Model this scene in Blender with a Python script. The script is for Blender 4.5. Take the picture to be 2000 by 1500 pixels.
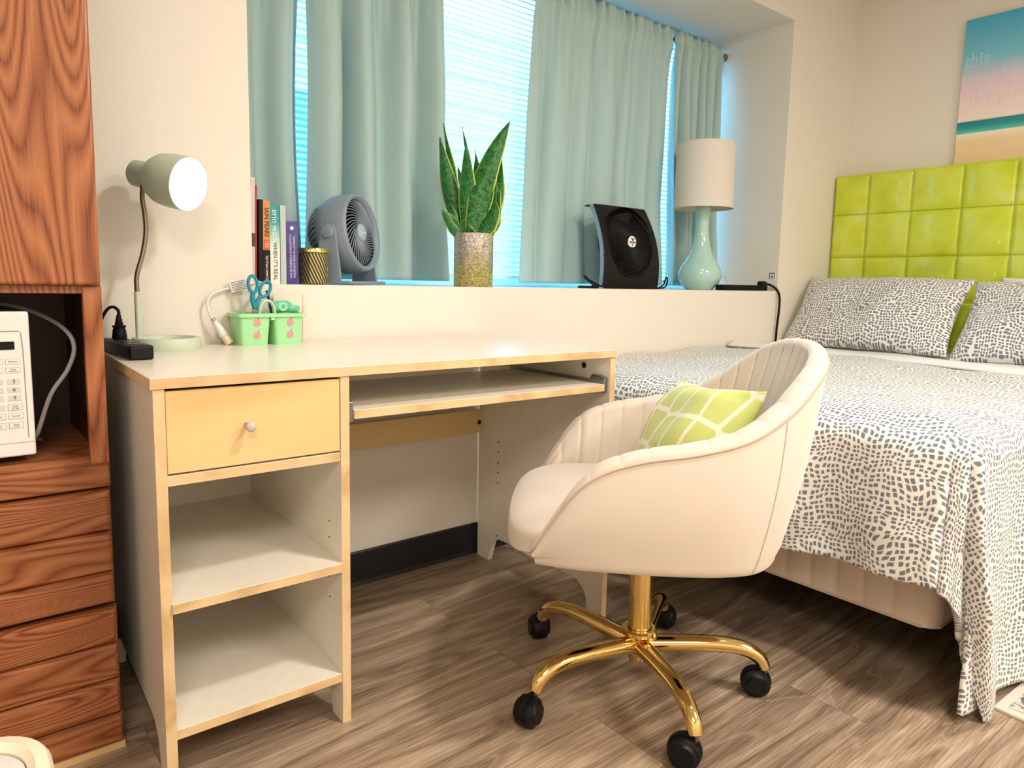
import bpy, bmesh, math, random
from math import sin, cos, pi, radians, sqrt, atan2, exp
from mathutils import Vector, Matrix, noise
random.seed(7)
S = bpy.context.scene
for o in list(bpy.data.objects): bpy.data.objects.remove(o)
COL = S.collection

# ------------------------------------------------------------------ camera
CAM = Vector((-0.2703, -1.8473, 0.9191)); YAW, PITCH, ROLL, F = 0.672, -0.1174, 0.0190, 1360.25
fwd = Vector((sin(YAW)*cos(PITCH), cos(YAW)*cos(PITCH), sin(PITCH)))
rt0 = Vector((cos(YAW), -sin(YAW), 0)); up0 = rt0.cross(fwd)
rt = rt0*cos(ROLL)+up0*sin(ROLL); up = -rt0*sin(ROLL)+up0*cos(ROLL)
cd = bpy.data.cameras.new('camera'); cam = bpy.data.objects.new('camera', cd); COL.objects.link(cam)
m = Matrix((rt, up, -fwd)).transposed().to_4x4(); m.translation = CAM; cam.matrix_world = m
cd.sensor_fit = 'HORIZONTAL'; cd.sensor_width = 36; cd.lens = F/2000*36
cd.shift_x = 25.6/2000; cd.shift_y = -37.1/2000; cd.clip_start = 0.02
S.camera = cam
S.view_settings.view_transform = 'Standard'; S.view_settings.look = 'None'
S.view_settings.gamma = 1; S.view_settings.use_curve_mapping = False
S.view_settings.exposure = -0.42
# ------------------------------------------------------------------ sky (bluish daylight outside the window)
W = bpy.data.worlds.new('world'); S.world = W; W.use_nodes = True
W.node_tree.nodes['Background'].inputs[0].default_value = (0.16, 0.60, 1.0, 1)
W.node_tree.nodes['Background'].inputs[1].default_value = 12.5
KEY_W, FILL_W = 42, 84
WARM = (1.0, 0.925, 0.84)

# ------------------------------------------------------------------ materials
def srgb(r, g, b):
    f = lambda c: (c/255/12.92 if c/255 <= .04045 else ((c/255+.055)/1.055)**2.4)
    return (f(r), f(g), f(b), 1)
class NT:
    def __init__(s, name):
        s.m = bpy.data.materials.new(name); s.m.use_nodes = True; s.t = s.m.node_tree
        s.b = s.t.nodes['Principled BSDF']; s.out = s.t.nodes['Material Output']
    def n(s, typ, **k):
        nd = s.t.nodes.new(typ)
        for a, v in k.items():
            if a.startswith('i_'): nd.inputs[a[2:].replace('_', ' ')].default_value = v
            else: setattr(nd, a, v)
        return nd
    def l(s, a, b): s.t.links.new(a, b)
    def coord(s, kind='Object', scale=(1, 1, 1), rot=(0, 0, 0), loc=(0, 0, 0)):
        tc = s.n('ShaderNodeTexCoord'); mp = s.n('ShaderNodeMapping')
        mp.inputs['Scale'].default_value = scale; mp.inputs['Rotation'].default_value = rot; mp.inputs['Location'].default_value = loc
        s.l(tc.outputs[kind], mp.inputs[0]); return mp.outputs[0]
    def noise(s, vec, scale, detail=3, rough=.55, dist=0):
        nd = s.n('ShaderNodeTexNoise'); nd.inputs['Scale'].default_value = scale; nd.inputs['Detail'].default_value = detail
        nd.inputs['Roughness'].default_value = rough; nd.inputs['Distortion'].default_value = dist
        s.l(vec, nd.inputs['Vector']); return nd.outputs['Fac']
    def math(s, op, a, b=None, c=None):
        nd = s.n('ShaderNodeMath', operation=op)
        for i, x in enumerate((a, b, c)):
            if x is None: continue
            if isinstance(x, (int, float)): nd.inputs[i].default_value = x
            else: s.l(x, nd.inputs[i])
        return nd.outputs[0]
    def ramp(s, fac, stops, interp='LINEAR'):
        nd = s.n('ShaderNodeValToRGB'); e = nd.color_ramp.elements; nd.color_ramp.interpolation = interp
        while len(e) < len(stops): e.new(.5)
        for el, (p, c) in zip(e, stops): el.position = p; el.color = c if len(c) == 4 else (*c, 1)
        s.l(fac, nd.inputs[0]); return nd.outputs[0]
    def mix(s, fac, a, b, mode='MIX'):
        nd = s.n('ShaderNodeMix', data_type='RGBA', blend_type=mode)
        for i, x in ((0, fac), (6, a), (7, b)):
            if isinstance(x, (int, float)): nd.inputs[i].default_value = x
            elif isinstance(x, tuple): nd.inputs[i].default_value = x
            else: s.l(x, nd.inputs[i])
        return nd.outputs[2]
    def bump(s, h, strength=.3, dist=.002):
        nd = s.n('ShaderNodeBump'); nd.inputs['Strength'].default_value = strength; nd.inputs['Distance'].default_value = dist
        s.l(h, nd.inputs['Height']); s.l(nd.outputs[0], s.b.inputs['Normal'])
    def set(s, **k):
        for a, v in k.items():
            i = s.b.inputs[a.replace('_', ' ')]
            if isinstance(v, (int, float, tuple)): i.default_value = v
            else: s.l(v, i)
        return s.m
def plain(name, col, rough=.5, metal=0, bump=None, **k):
    t = NT(name)
    v = t.noise(t.coord(), 35, 2)
    c2 = tuple(min(1, x*1.06) for x in col[:3])+(1,); c1 = tuple(x*.94 for x in col[:3])+(1,)
    t.set(Base_Color=t.mix(v, c1, c2), Roughness=rough, Metallic=metal, **k)
    if bump: t.bump(t.noise(t.coord(), bump[0], 3), bump[1], bump[2])
    return t.m
def wood(name, cols, axis, freq, stretch, scale, rough=.4, pore=.3, bumpy=.15):
    """contour lines of a noise stretched along the grain axis (0,1,2)"""
    t = NT(name); sc = [1, 1, 1]; sc[axis] = stretch
    v = t.coord(scale=tuple(sc)); n1 = t.noise(v, scale, 2, .45, .3)
    rings = t.math('PINGPONG', t.math('MULTIPLY', n1, freq), 1)
    sc2 = [140, 140, 140]; sc2[axis] = 4
    fine = t.noise(t.coord(scale=tuple(sc2)), 2.2, 3, .6)
    f = t.math('ADD', t.math('MULTIPLY', rings, 1-pore), t.math('MULTIPLY', fine, pore))
    t.set(Base_Color=t.ramp(f, cols), Roughness=rough)
    t.bump(f, bumpy, .001); return t.m
def fabric(name, col, rough=.9, sheen=.3, transl=0, weave=900):
    t = NT(name); v = t.coord(); n1 = t.noise(v, weave, 2); n2 = t.noise(v, 8, 3)
    a = tuple(x*.9 for x in col[:3])+(1,); b = tuple(min(1, x*1.05) for x in col[:3])+(1,)
    c = t.mix(t.math('ADD', t.math('MULTIPLY', n1, .5), t.math('MULTIPLY', n2, .5)), a, b)
    t.set(Base_Color=c, Roughness=rough, Sheen_Weight=sheen); t.bump(n1, .15, .0006)
    if transl:
        tr = t.n('ShaderNodeBsdfTranslucent'); t.l(c, tr.inputs[0]); mx = t.n('ShaderNodeMixShader'); mx.inputs[0].default_value = transl
        t.l(t.b.outputs[0], mx.inputs[1]); t.l(tr.outputs[0], mx.inputs[2]); t.l(mx.outputs[0], t.out.inputs[0])
    return t.m
def dots(name, su, sv, th=.27):
    t = NT(name); uv = t.coord('UV', scale=(su, sv, 1))
    nz = t.n('ShaderNodeTexNoise'); nz.inputs['Scale'].default_value = .13; nz.inputs['Detail'].default_value = 1.5; t.l(uv, nz.inputs['Vector'])
    sub = t.n('ShaderNodeVectorMath', operation='SUBTRACT'); t.l(nz.outputs['Color'], sub.inputs[0]); sub.inputs[1].default_value = (.5, .5, .5)
    scl = t.n('ShaderNodeVectorMath', operation='SCALE'); t.l(sub.outputs[0], scl.inputs[0]); scl.inputs['Scale'].default_value = 5.0
    add = t.n('ShaderNodeVectorMath', operation='ADD'); t.l(uv, add.inputs[0]); t.l(scl.outputs[0], add.inputs[1])
    vo = t.n('ShaderNodeTexVoronoi', voronoi_dimensions='2D', distance='MINKOWSKI'); vo.inputs['Exponent'].default_value = 6
    vo.inputs['Scale'].default_value = 1; vo.inputs['Randomness'].default_value = .36; t.l(add.outputs[0], vo.inputs['Vector'])
    c = t.ramp(vo.outputs['Distance'], [(th, srgb(116, 124, 132)), (th+.08, srgb(240, 236, 230))])
    t.set(Base_Color=c, Roughness=.9, Sheen_Weight=.2); t.bump(t.noise(t.coord(), 14, 4), .25, .01)
    return t.m
M = {}
def mk_wall(name, col):
    t = NT(name); v = t.coord(); n1 = t.noise(v, 130, 3, .6); n2 = t.noise(v, 1.3, 3)
    a = tuple(x*.965 for x in col[:3])+(1,)
    t.set(Base_Color=t.mix(n2, a, col), Roughness=.62); t.bump(n1, .35, .0016); return t.m
M['wall'] = mk_wall('cream wall paint', srgb(236, 229, 217))
M['ceil'] = mk_wall('ceiling paint', srgb(240, 236, 228))
M['maple'] = wood('maple laminate', [(.0, srgb(216, 178, 116)), (.5, srgb(230, 196, 136)), (1, srgb(236, 207, 150))], 0, 5, .22, 5, .38, .35, .04)
M['mapleedge'] = wood('maple edge band', [(.0, srgb(196, 160, 112)), (.5, srgb(224, 192, 144)), (1, srgb(232, 206, 162))], 2, 6, .8, 9, .4, .35, .04)
M['mapletrim'] = wood('maple edge band along', [(.0, srgb(196, 160, 112)), (.5, srgb(224, 192, 144)), (1, srgb(232, 206, 162))], 0, 6, .8, 9, .4, .35, .04)
M['lam'] = plain('cream laminate', srgb(238, 231, 216), .28, bump=(400, .05, .0004))
OAK = [(.12, srgb(84, 38, 20)), (.25, srgb(128, 68, 36)), (.44, srgb(160, 94, 56)), (.9, srgb(190, 124, 80))]
M['oak'] = wood('oak vertical grain', OAK, 2, 150, .11, 4.0, .3, .5, .3)
M['oakh'] = wood('oak horizontal grain', [(p, tuple(x*.82 for x in c[:3])+(1,)) for p, c in OAK], 0, 120, .16, 5.0, .28, .5, .3)
M['oakshade'] = wood('shaded oak interior', [(0, srgb(40, 18, 14)), (1, srgb(78, 38, 26))], 2, 10, .2, 4, .4)  # darkness of the nook is put into the oak colour
def mk_floor():
    t = NT('vinyl plank floor'); v = t.coord()
    br = t.n('ShaderNodeTexBrick', offset=.37); t.l(v, br.inputs['Vector'])
    for k, x in (('Color1', (0, 0, 0, 1)), ('Color2', (1, 1, 1, 1)), ('Mortar', (.5, .5, .5, 1)), ('Scale', 1), ('Mortar Size', .0007), ('Mortar Smooth', .2), ('Brick Width', 1.22), ('Row Height', .18), ('Bias', 0)): br.inputs[k].default_value = x
    rnd = br.outputs['Color']; gap = br.outputs['Fac']
    off = t.n('ShaderNodeVectorMath', operation='MULTIPLY'); t.l(rnd, off.inputs[0]); off.inputs[1].default_value = (13.7, 7.1, 5.3)
    add = t.n('ShaderNodeVectorMath', operation='ADD'); t.l(v, add.inputs[0]); t.l(off.outputs[0], add.inputs[1])
    mp = t.n('ShaderNodeMapping'); mp.inputs['Scale'].default_value = (.13, 1, 1); t.l(add.outputs[0], mp.inputs[0])
    n1 = t.noise(mp.outputs[0], 5.5, 2.5, .5, .6)
    rings = t.math('PINGPONG', t.math('MULTIPLY', n1, 15), 1)
    mp2 = t.n('ShaderNodeMapping'); mp2.inputs['Scale'].default_value = (6, 210, 1); t.l(add.outputs[0], mp2.inputs[0])
    fine = t.noise(mp2.outputs[0], 1.6, 4, .65)
    f = t.math('ADD', t.math('MULTIPLY', rings, .22), t.math('MULTIPLY', fine, .78))
    c = t.ramp(f, [(.25, srgb(98, 80, 68)), (.42, srgb(136, 116, 98)), (.56, srgb(164, 143, 122)), (.75, srgb(198, 180, 158))])
    rn = t.n('ShaderNodeSeparateColor'); t.l(rnd, rn.inputs[0])
    c = t.mix(1.0, c, t.ramp(rn.outputs[0], [(0, (.78, .76, .74)), (1, (1.1, 1.08, 1.04))]), 'MULTIPLY')
    ln = t.math('PINGPONG', t.math('MULTIPLY', n1, 46), 1); c = t.mix(t.ramp(ln, [(0, (.16, .16, .16)), (.25, (0, 0, 0))]), c, srgb(222, 204, 178))
    c = t.mix(gap, c, srgb(96, 78, 62))
    t.set(Base_Color=c, Roughness=t.math('ADD', t.math('MULTIPLY', fine, .2), .24)); t.bump(f, .2, .0012); return t.m
M['floor'] = mk_floor()
M['base'] = plain('dark rubber baseboard', srgb(28, 27, 33), .45)
M['curtain'] = fabric('seafoam curtain', srgb(188, 214, 210), .85, .2, .14)
M['blind'] = plain('white blind slat', srgb(235, 240, 242), .4)
M['vinyl'] = plain('white window vinyl', srgb(236, 240, 244), .35)
M['rod'] = plain('brushed nickel rod', srgb(130, 122, 112), .35, .8)
M['gold'] = plain('polished gold metal', (0.84, 0.61, .25, 1), .07, 1)
M['golddark'] = M['gold']
M['black'] = plain('black plastic', srgb(15, 15, 18), .42, Specular_IOR_Level=.25)
M['blackm'] = plain('matte black plastic', srgb(10, 10, 13), .55, Specular_IOR_Level=.2)
M['velvet'] = fabric('cream velvet', srgb(224, 211, 196), .8, .5, 0, 600)
M['seam'] = plain('seam thread', srgb(196, 180, 160), .9)
M['dots'] = dots('dotted bedding', 84, 84, .27)
M['sheet'] = fabric('white sheet', srgb(236, 232, 230), .85, .2)
M['boxs'] = fabric('quilted box spring', srgb(216, 199, 180), .85, .3)
M['lime'] = None
def mk_lime():
    t = NT('lime leather'); v = t.coord(); n = t.noise(v, 5, 4, .6); f = t.noise(v, 160, 3)
    t.set(Base_Color=t.ramp(n, [(.3, srgb(190, 204, 28)), (.52, srgb(210, 222, 60)), (.72, srgb(224, 232, 128))]), Roughness=.3, Coat_Weight=.2)  # palest stop paints highlights into the leather colour
    t.bump(t.math('ADD', n, t.math('MULTIPLY', f, .12)), .25, .006); return t.m
M['lime'] = mk_lime()
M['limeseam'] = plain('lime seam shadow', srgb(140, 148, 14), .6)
def mk_lattice():
    t = NT('lime lattice fabric'); uv = t.coord('UV', scale=(15, 11, 1))
    vo = t.n('ShaderNodeTexVoronoi', voronoi_dimensions='2D', feature='DISTANCE_TO_EDGE'); vo.inputs['Scale'].default_value = 1; vo.inputs['Randomness'].default_value = .35
    t.l(uv, vo.inputs['Vector'])
    c = t.ramp(vo.outputs['Distance'], [(.055, srgb(246, 240, 214)), (.08, srgb(208, 217, 124))])
    t.set(Base_Color=c, Roughness=.75, Sheen_Weight=.2); t.bump(t.noise(t.coord(), 22, 3), .3, .006); return t.m
M['lattice'] = mk_lattice()
M['sage'] = plain('sage green paint', srgb(200, 212, 190), .4)
M['goose'] = plain('gooseneck metal', srgb(150, 138, 124), .3, .9)
M['white'] = plain('white plastic', srgb(236, 234, 230), .35)
M['offwhite'] = plain('warm white plastic', srgb(232, 214, 186), .4)
M['mint'] = plain('mint plastic', srgb(170, 230, 170), .35, Subsurface_Weight=.1)
M['mintg'] = plain('translucent green plastic', srgb(96, 205, 160), .2)
M['pink'] = plain('pink sticker', srgb(244, 150, 160), .5)
M['leafdark'] = plain('sticker stem green', srgb(60, 110, 60), .5)
M['teal'] = plain('teal plastic', srgb(16, 140, 166), .35)
M['navy'] = plain('navy plastic', srgb(20, 32, 96), .3)
M['steel'] = plain('steel', srgb(150, 150, 150), .25, 1)
M['greyfan'] = plain('grey fan plastic', srgb(132, 146, 160), .5)
M['greyfan2'] = plain('light grey fan hub', srgb(168, 182, 194), .45)
M['aqua'] = plain('aqua glazed ceramic', srgb(176, 216, 206), .1, Coat_Weight=.5)
M['shade'] = fabric('white linen shade', srgb(240, 232, 220), .9, .2, .15)
M['navypaint'] = M['navy']
def mk_leaf():
    t = NT('snake plant leaf'); tc = t.n('ShaderNodeTexCoord'); sx = t.n('ShaderNodeSeparateXYZ'); t.l(tc.outputs['UV'], sx.inputs[0])
    d = t.math('ABSOLUTE', t.math('SUBTRACT', sx.outputs[0], .5)); nb = t.noise(t.coord('UV', scale=(2, 16, 1)), 2.2, 3, .6, 1)
    g = t.ramp(nb, [(.38, srgb(12, 66, 28)), (.62, srgb(52, 140, 56))])
    c = t.mix(t.ramp(d, [(.43, (0, 0, 0)), (.455, (1, 1, 1))]), g, srgb(206, 214, 92))
    t.set(Base_Color=c, Roughness=.35); return t.m
M['leaf'] = mk_leaf()
def mk_glitter():
    t = NT('glitter mosaic'); v = t.coord(); vo = t.n('ShaderNodeTexVoronoi'); vo.inputs['Scale'].default_value = 260; t.l(v, vo.inputs['Vector'])
    sx = t.n('ShaderNodeSeparateXYZ'); t.l(v, sx.inputs[0]); g = t.ramp(t.math('DIVIDE', sx.outputs[2], .19), [(.25, srgb(196, 186, 120)), (.75, srgb(214, 206, 198))])
    h = t.n('ShaderNodeSeparateColor'); t.l(vo.outputs['Color'], h.inputs[0])
    c = t.mix(1.0, g, t.ramp(h.outputs[0], [(0, (.45, .45, .42)), (1, (1.3, 1.3, 1.3))]), 'MULTIPLY')
    t.set(Base_Color=c, Roughness=.3, Metallic=.55); t.bump(h.outputs[1], .9, .003); return t.m
M['glitter'] = mk_glitter()
def mk_candle():
    t = NT('gold striped candle glass'); tc = t.n('ShaderNodeTexCoord'); sx = t.n('ShaderNodeSeparateXYZ'); t.l(tc.outputs['UV'], sx.inputs[0])
    w = t.math('PINGPONG', t.math('ADD', t.math('MULTIPLY', sx.outputs[0], 60), t.math('MULTIPLY', sx.outputs[1], 14)), 1)
    t.set(Base_Color=t.ramp(w, [(.4, srgb(58, 54, 40)), (.6, srgb(188, 176, 128))]), Roughness=.15, Metallic=.6); return t.m
M['candle'] = mk_candle()
M['gilt'] = plain('brushed brass lid', srgb(226, 208, 130), .2, .9)
def emis(name, col, st):
    t = NT(name); t.set(Base_Color=col, Emission_Color=col, Emission_Strength=st); return t.m
def mk_glass():
    t = NT('window glass'); g = t.n('ShaderNodeBsdfGlossy'); g.inputs['Roughness'].default_value = .02
    tr = t.n('ShaderNodeBsdfTransparent'); lw = t.n('ShaderNodeLayerWeight'); fac = t.math('ADD', t.math('MULTIPLY', t.math('POWER', lw.outputs['Facing'], 5), .5), .04)
    mx = t.n('ShaderNodeMixShader'); t.l(fac, mx.inputs[0]); t.l(tr.outputs[0], mx.inputs[1]); t.l(g.outputs[0], mx.inputs[2]); t.l(mx.outputs[0], t.out.inputs[0]); return t.m
M['glass'] = mk_glass()
def mk_art():
    t = NT('beach print'); v = t.coord(); sx = t.n('ShaderNodeSeparateXYZ'); t.l(v, sx.inputs[0])
    z = t.math('DIVIDE', t.math('ADD', sx.outputs[2], .265), .92)
    wob = t.math('MULTIPLY', t.math('SUBTRACT', t.noise(t.coord(scale=(1, 3, 30)), 3, 4), .5), .012)
    zz = t.math('ADD', z, wob)
    c = t.ramp(zz, [(0, srgb(240, 206, 156)), (.40, srgb(244, 214, 168)), (.438, srgb(250, 236, 214)), (.442, srgb(90, 196, 180)), (.47, srgb(40, 150, 150)), (.497, srgb(30, 130, 140)), (.503, srgb(250, 230, 220)), (.60, srgb(246, 216, 220)), (.70, srgb(228, 208, 224)), (.79, srgb(130, 200, 222)), (1, srgb(66, 172, 208))])
    t.set(Base_Color=c, Roughness=.55); return t.m
M['art'] = mk_art()
def mk_rug():
    t = NT('patterned rug'); v = t.coord(); n = t.noise(v, 14, 4, .6, 2)
    t.set(Base_Color=t.ramp(n, [(.42, srgb(70, 92, 96)), (.5, srgb(212, 206, 196)), (.62, srgb(120, 134, 132))]), Roughness=.95); t.bump(t.noise(v, 500, 2), .5, .003); return t.m
M['rug'] = mk_rug()
M['rugedge'] = fabric('rug border', srgb(206, 198, 184))
M['tweed'] = fabric('grey tweed', srgb(222, 214, 208), .95, .3, 0, 420)
M['siding'] = plain('white exterior siding', srgb(226, 232, 236), .7)
M['extglass'] = plain('exterior dark glass', srgb(70, 110, 140), .1)
M['ground'] = plain('outside concrete', srgb(150, 150, 146), .9)
M['paper'] = plain('paper pages', srgb(236, 228, 210), .9)
M['ink'] = plain('dark ink', srgb(40, 38, 40), .6)
M['inkgrey'] = plain('grey ink', srgb(96, 92, 92), .6)
M['inkwhite'] = plain('white ink', srgb(240, 240, 236), .6)
M['key'] = plain('keypad key', srgb(216, 212, 206), .5)
M['keyline'] = plain('keypad outline', srgb(150, 146, 140), .5)
M['cordgrey'] = plain('grey cord', srgb(186, 182, 178), .5)
M['cream'] = plain('cream painted frame', srgb(238, 226, 200), .45)
M['darkhole'] = plain('dark hole', srgb(40, 28, 22), .8)
M['navywood'] = None

# ------------------------------------------------------------------ mesh helpers
class MB:
    def __init__(s): s.v = []; s.f = []; s.uv = {}
    def add(s, vs, fs, uvs=None):
        b = len(s.v); s.v += [tuple(p) for p in vs]
        for f in fs: s.f.append([i+b for i in f])
        if uvs:
            for i, u in enumerate(uvs): s.uv[b+i] = u
        return s
    def box(s, x0, x1, y0, y1, z0, z1, mat=None):
        vs = [Vector((x, y, z)) for x in (x0, x1) for y in (y0, y1) for z in (z0, z1)]
        if mat is not None: vs = [mat @ p for p in vs]
        return s.add(vs, [(0, 1, 3, 2), (4, 6, 7, 5), (0, 4, 5, 1), (2, 3, 7, 6), (0, 2, 6, 4), (1, 5, 7, 3)])
    def prism(s, pts, axis, a, b):
        """polygon pts (2D) extruded along axis from a to b"""
        def P(p, h): return {0: (h, p[0], p[1]), 1: (p[0], h, p[1]), 2: (p[0], p[1], h)}[axis]
        n = len(pts); vs = [P(p, a) for p in pts]+[P(p, b) for p in pts]
        fs = [list(range(n))[::-1], list(range(n, 2*n))]+[(i, (i+1) % n, n+(i+1) % n, n+i) for i in range(n)]
        return s.add(vs, fs)
    def grid(s, fn, nu, nv, cu=False, cv=False, flip=False):
        vs = []; uv = []
        for i in range(nu):
            for j in range(nv):
                u = i/(nu if cu else nu-1); v = j/(nv if cv else nv-1); r = fn(u, v)
                if len(r) == 2 and not isinstance(r, Vector): p, q = r; vs.append(p); uv.append(q)
                else: vs.append(r); uv.append((u, v))
        fs = []
        for i in range(nu if cu else nu-1):
            for j in range(nv if cv else nv-1):
                a = i*nv+j; b = ((i+1) % nu)*nv+j; c = ((i+1) % nu)*nv+(j+1) % nv; d = i*nv+(j+1) % nv
                fs.append((a, d, c, b) if flip else (a, b, c, d))
        return s.add(vs, fs, uv)
    def lathe(s, prof, c=(0, 0, 0), ax=(0, 0, 1), n=48, cap=True):
        ax = Vector(ax).normalized(); q = Vector((0, 0, 1)).rotation_difference(ax); c = Vector(c); L = len(prof)
        tot = sum(abs(prof[i+1][0]-prof[i][0])+abs(prof[i+1][1]-prof[i][1]) for i in range(L-1)) or 1
        vs = []; uv = []
        for i in range(n):
            a = 2*pi*i/n; d = 0
            for k, (r, z) in enumerate(prof):
                if k: d += abs(prof[k][0]-prof[k-1][0])+abs(prof[k][1]-prof[k-1][1])
                vs.append(c+q @ Vector((max(r, 1e-5)*cos(a), max(r, 1e-5)*sin(a), z))); uv.append((i/n, d/tot))
        fs = [(i*L+k, ((i+1) % n)*L+k, ((i+1) % n)*L+k+1, i*L+k+1) for i in range(n) for k in range(L-1)]
        return s.add(vs, fs, uv)
    def tube(s, path, rad, n=10, closed=False, flat=1.0, upv=None):
        P = [Vector(p) for p in path]; L = len(P); vs = []; prev = None
        for i in range(L):
            a = P[(i-1) % L] if (closed or i > 0) else P[i]; b = P[(i+1) % L] if (closed or i < L-1) else P[i]
            t = (b-a).normalized()
            if upv is not None: x = Vector(upv)-t*t.dot(Vector(upv)); x.normalize()
            elif prev is None: x = t.orthogonal().normalized()
            else: x = (prev-t*prev.dot(t)).normalized()
            prev = x; y = t.cross(x); r = rad(i/(L-1)) if callable(rad) else rad
            for k in range(n): an = 2*pi*k/n; vs.append(P[i]+x*r*flat*cos(an)+y*r*sin(an))
        m = L if closed else L-1
        fs = [(i*n+k, i*n+(k+1) % n, ((i+1) % L)*n+(k+1) % n, ((i+1) % L)*n+k) for i in range(m) for k in range(n)]
        if not closed: fs += [tuple(range(n))[::-1], tuple(range((L-1)*n, L*n))]
        return s.add(vs, fs)
    def rbox(s, c, d, k=6, n=14, deform=None):
        c = Vector(c); hx, hy, hz = d[0]/2, d[1]/2, d[2]/2
        for ax in range(3):
            for sg in (-1, 1):
                def fn(u, v, ax=ax, sg=sg):
                    a, b = 2*u-1, 2*v-1; p = [0, 0, 0]; p[ax] = sg; p[(ax+1) % 3] = a; p[(ax+2) % 3] = b
                    q = (abs(p[0])**k+abs(p[1])**k+abs(p[2])**k)**(1/k); p = Vector((p[0]/q*hx, p[1]/q*hy, p[2]/q*hz))
                    if deform: p = deform(p)
                    return (c+p, (u, v))
                s.grid(fn, n, n, flip=(sg < 0))
        return s
    def build(s, name, mat, parent=None, smooth=False, bevel=0, subs=0, solid=0, weld=False, seg=2, ang=35, xf=None):
        me = bpy.data.meshes.new(name); me.from_pydata(s.v, [], s.f); me.update()
        if s.uv:
            ul = me.uv_layers.new(name='UVMap')
            for lp in me.loops: ul.data[lp.index].uv = s.uv.get(lp.vertex_index, (0, 0))
        bm = bmesh.new(); bm.from_mesh(me)
        if weld: bmesh.ops.remove_doubles(bm, verts=bm.verts, dist=1e-5)
        bmesh.ops.recalc_face_normals(bm, faces=bm.faces); bm.to_mesh(me); bm.free()
        if xf is not None: me.transform(xf)
        o = bpy.data.objects.new(name, me); COL.objects.link(o)
        if mat: me.materials.append(mat)
        if parent: o.parent = parent
        if smooth:
            for p in me.polygons: p.use_smooth = True
            if smooth == 'auto':
                md = None; me.set_sharp_from_angle(angle=radians(40))
        if solid: md = o.modifiers.new('solid', 'SOLIDIFY'); md.thickness = solid; md.offset = 0
        if bevel: md = o.modifiers.new('bevel', 'BEVEL'); md.width = bevel; md.segments = seg; md.limit_method = 'ANGLE'; md.angle_limit = radians(ang)
        if subs: md = o.modifiers.new('sub', 'SUBSURF'); md.levels = md.render_levels = subs
        return o
def thing(name, label, cat, loc=(0, 0, 0), rz=0, group=None):
    o = bpy.data.objects.new(name, None); COL.objects.link(o); o.location = loc; o.rotation_euler = (0, 0, rz)
    o.empty_display_size = .05; o['label'] = label; o['category'] = cat
    if group: o['group'] = group
    return o
def tag(o, label, cat, group=None):
    o['label'] = label; o['category'] = cat
    if group: o['group'] = group
    return o
def struct(o): o['kind'] = 'structure'; return o
def text(body, size, mat, parent, mtx, ext=.0003, name='lettering', align='CENTER', sx=1.0, bold=0):
    cu = bpy.data.curves.new(name, 'FONT'); cu.body = body; cu.size = size; cu.extrude = ext; cu.align_x = align; cu.align_y = 'CENTER'; cu.offset = bold
    cu.resolution_u = 3
    o = bpy.data.objects.new(name, cu); COL.objects.link(o)
    dg = bpy.context.evaluated_depsgraph_get(); me = bpy.data.meshes.new_from_object(o.evaluated_get(dg))
    bpy.data.objects.remove(o); me.transform(Matrix.Diagonal((sx, 1, 1, 1))); me.transform(mtx); me.materials.clear(); me.materials.append(mat)
    o = bpy.data.objects.new(name, me); COL.objects.link(o); o.parent = parent; return o
def basis(o, x, y):
    x = Vector(x).normalized(); y = Vector(y).normalized(); z = x.cross(y); m = Matrix((x, y, z)).transposed().to_4x4(); m.translation = Vector(o); return m
def interp(pts, s):
    for i in range(len(pts)-1):
        if s <= pts[i+1][0] or i == len(pts)-2: break
    def cr(p0, p1, p2, p3, t): return .5*((2*p1)+(-p0+p2)*t+(2*p0-5*p1+4*p2-p3)*t*t+(-p0+3*p1-3*p2+p3)*t**3)
    a, b = pts[i], pts[i+1]; t = (s-a[0])/(b[0]-a[0]); p0 = pts[i-1] if i > 0 else a; p3 = pts[i+2] if i+2 < len(pts) else b
    return [cr(p0[k], a[k], b[k], p3[k], t) for k in range(1, len(a))]
def spline(pts, n=8):
    q = [(i, *p) for i, p in enumerate(pts)]
    return [Vector(interp(q, i/n)) for i in range((len(pts)-1)*n+1)]

# ------------------------------------------------------------------ the room
XL, XR, YF, HC = -1.9, 3.553, -4.2, 2.46
RX0, RX1, LED, SOF, RD = 0.367, 2.934, 0.904, 2.17, 0.56
b = MB(); b.box(XL-.1, XR+.1, YF-.1, 0.0, -.1, 0); struct(b.build('floor', M['floor']))
b = MB(); b.box(XL-.1, XR+.1, YF-.1, 0.0, HC, HC+.1); struct(b.build('ceiling', M['ceil']))
b = MB(); b.box(XL-.1, XR+.1, 0, RD, -.1, LED); b.box(XL-.1, RX0, 0, RD, LED, HC+.1); b.box(RX1, XR+.1, 0, RD, LED, HC+.1); b.box(RX0, RX1, 0, RD, SOF, HC+.1)
struct(b.build('wall_back', M['wall']))
b = MB(); b.box(XR, XR+.1, YF, 0, 0, HC); struct(b.build('wall_right', M['wall']))
b = MB(); b.box(XL-.1, XL, YF, 0, 0, HC); struct(b.build('wall_left', M['wall']))
b = MB(); b.box(XL-.1, XR+.1, YF-.1, YF, 0, HC); struct(b.build('wall_front', M['wall']))
b = MB(); b.prism([(0, 0), (-.014, 0), (-.008, .012), (-.006, .1), (-.003, .105), (0, .105)], 0, XL, XR); struct(b.build('baseboard_back', M['base'], bevel=.001))
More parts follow.
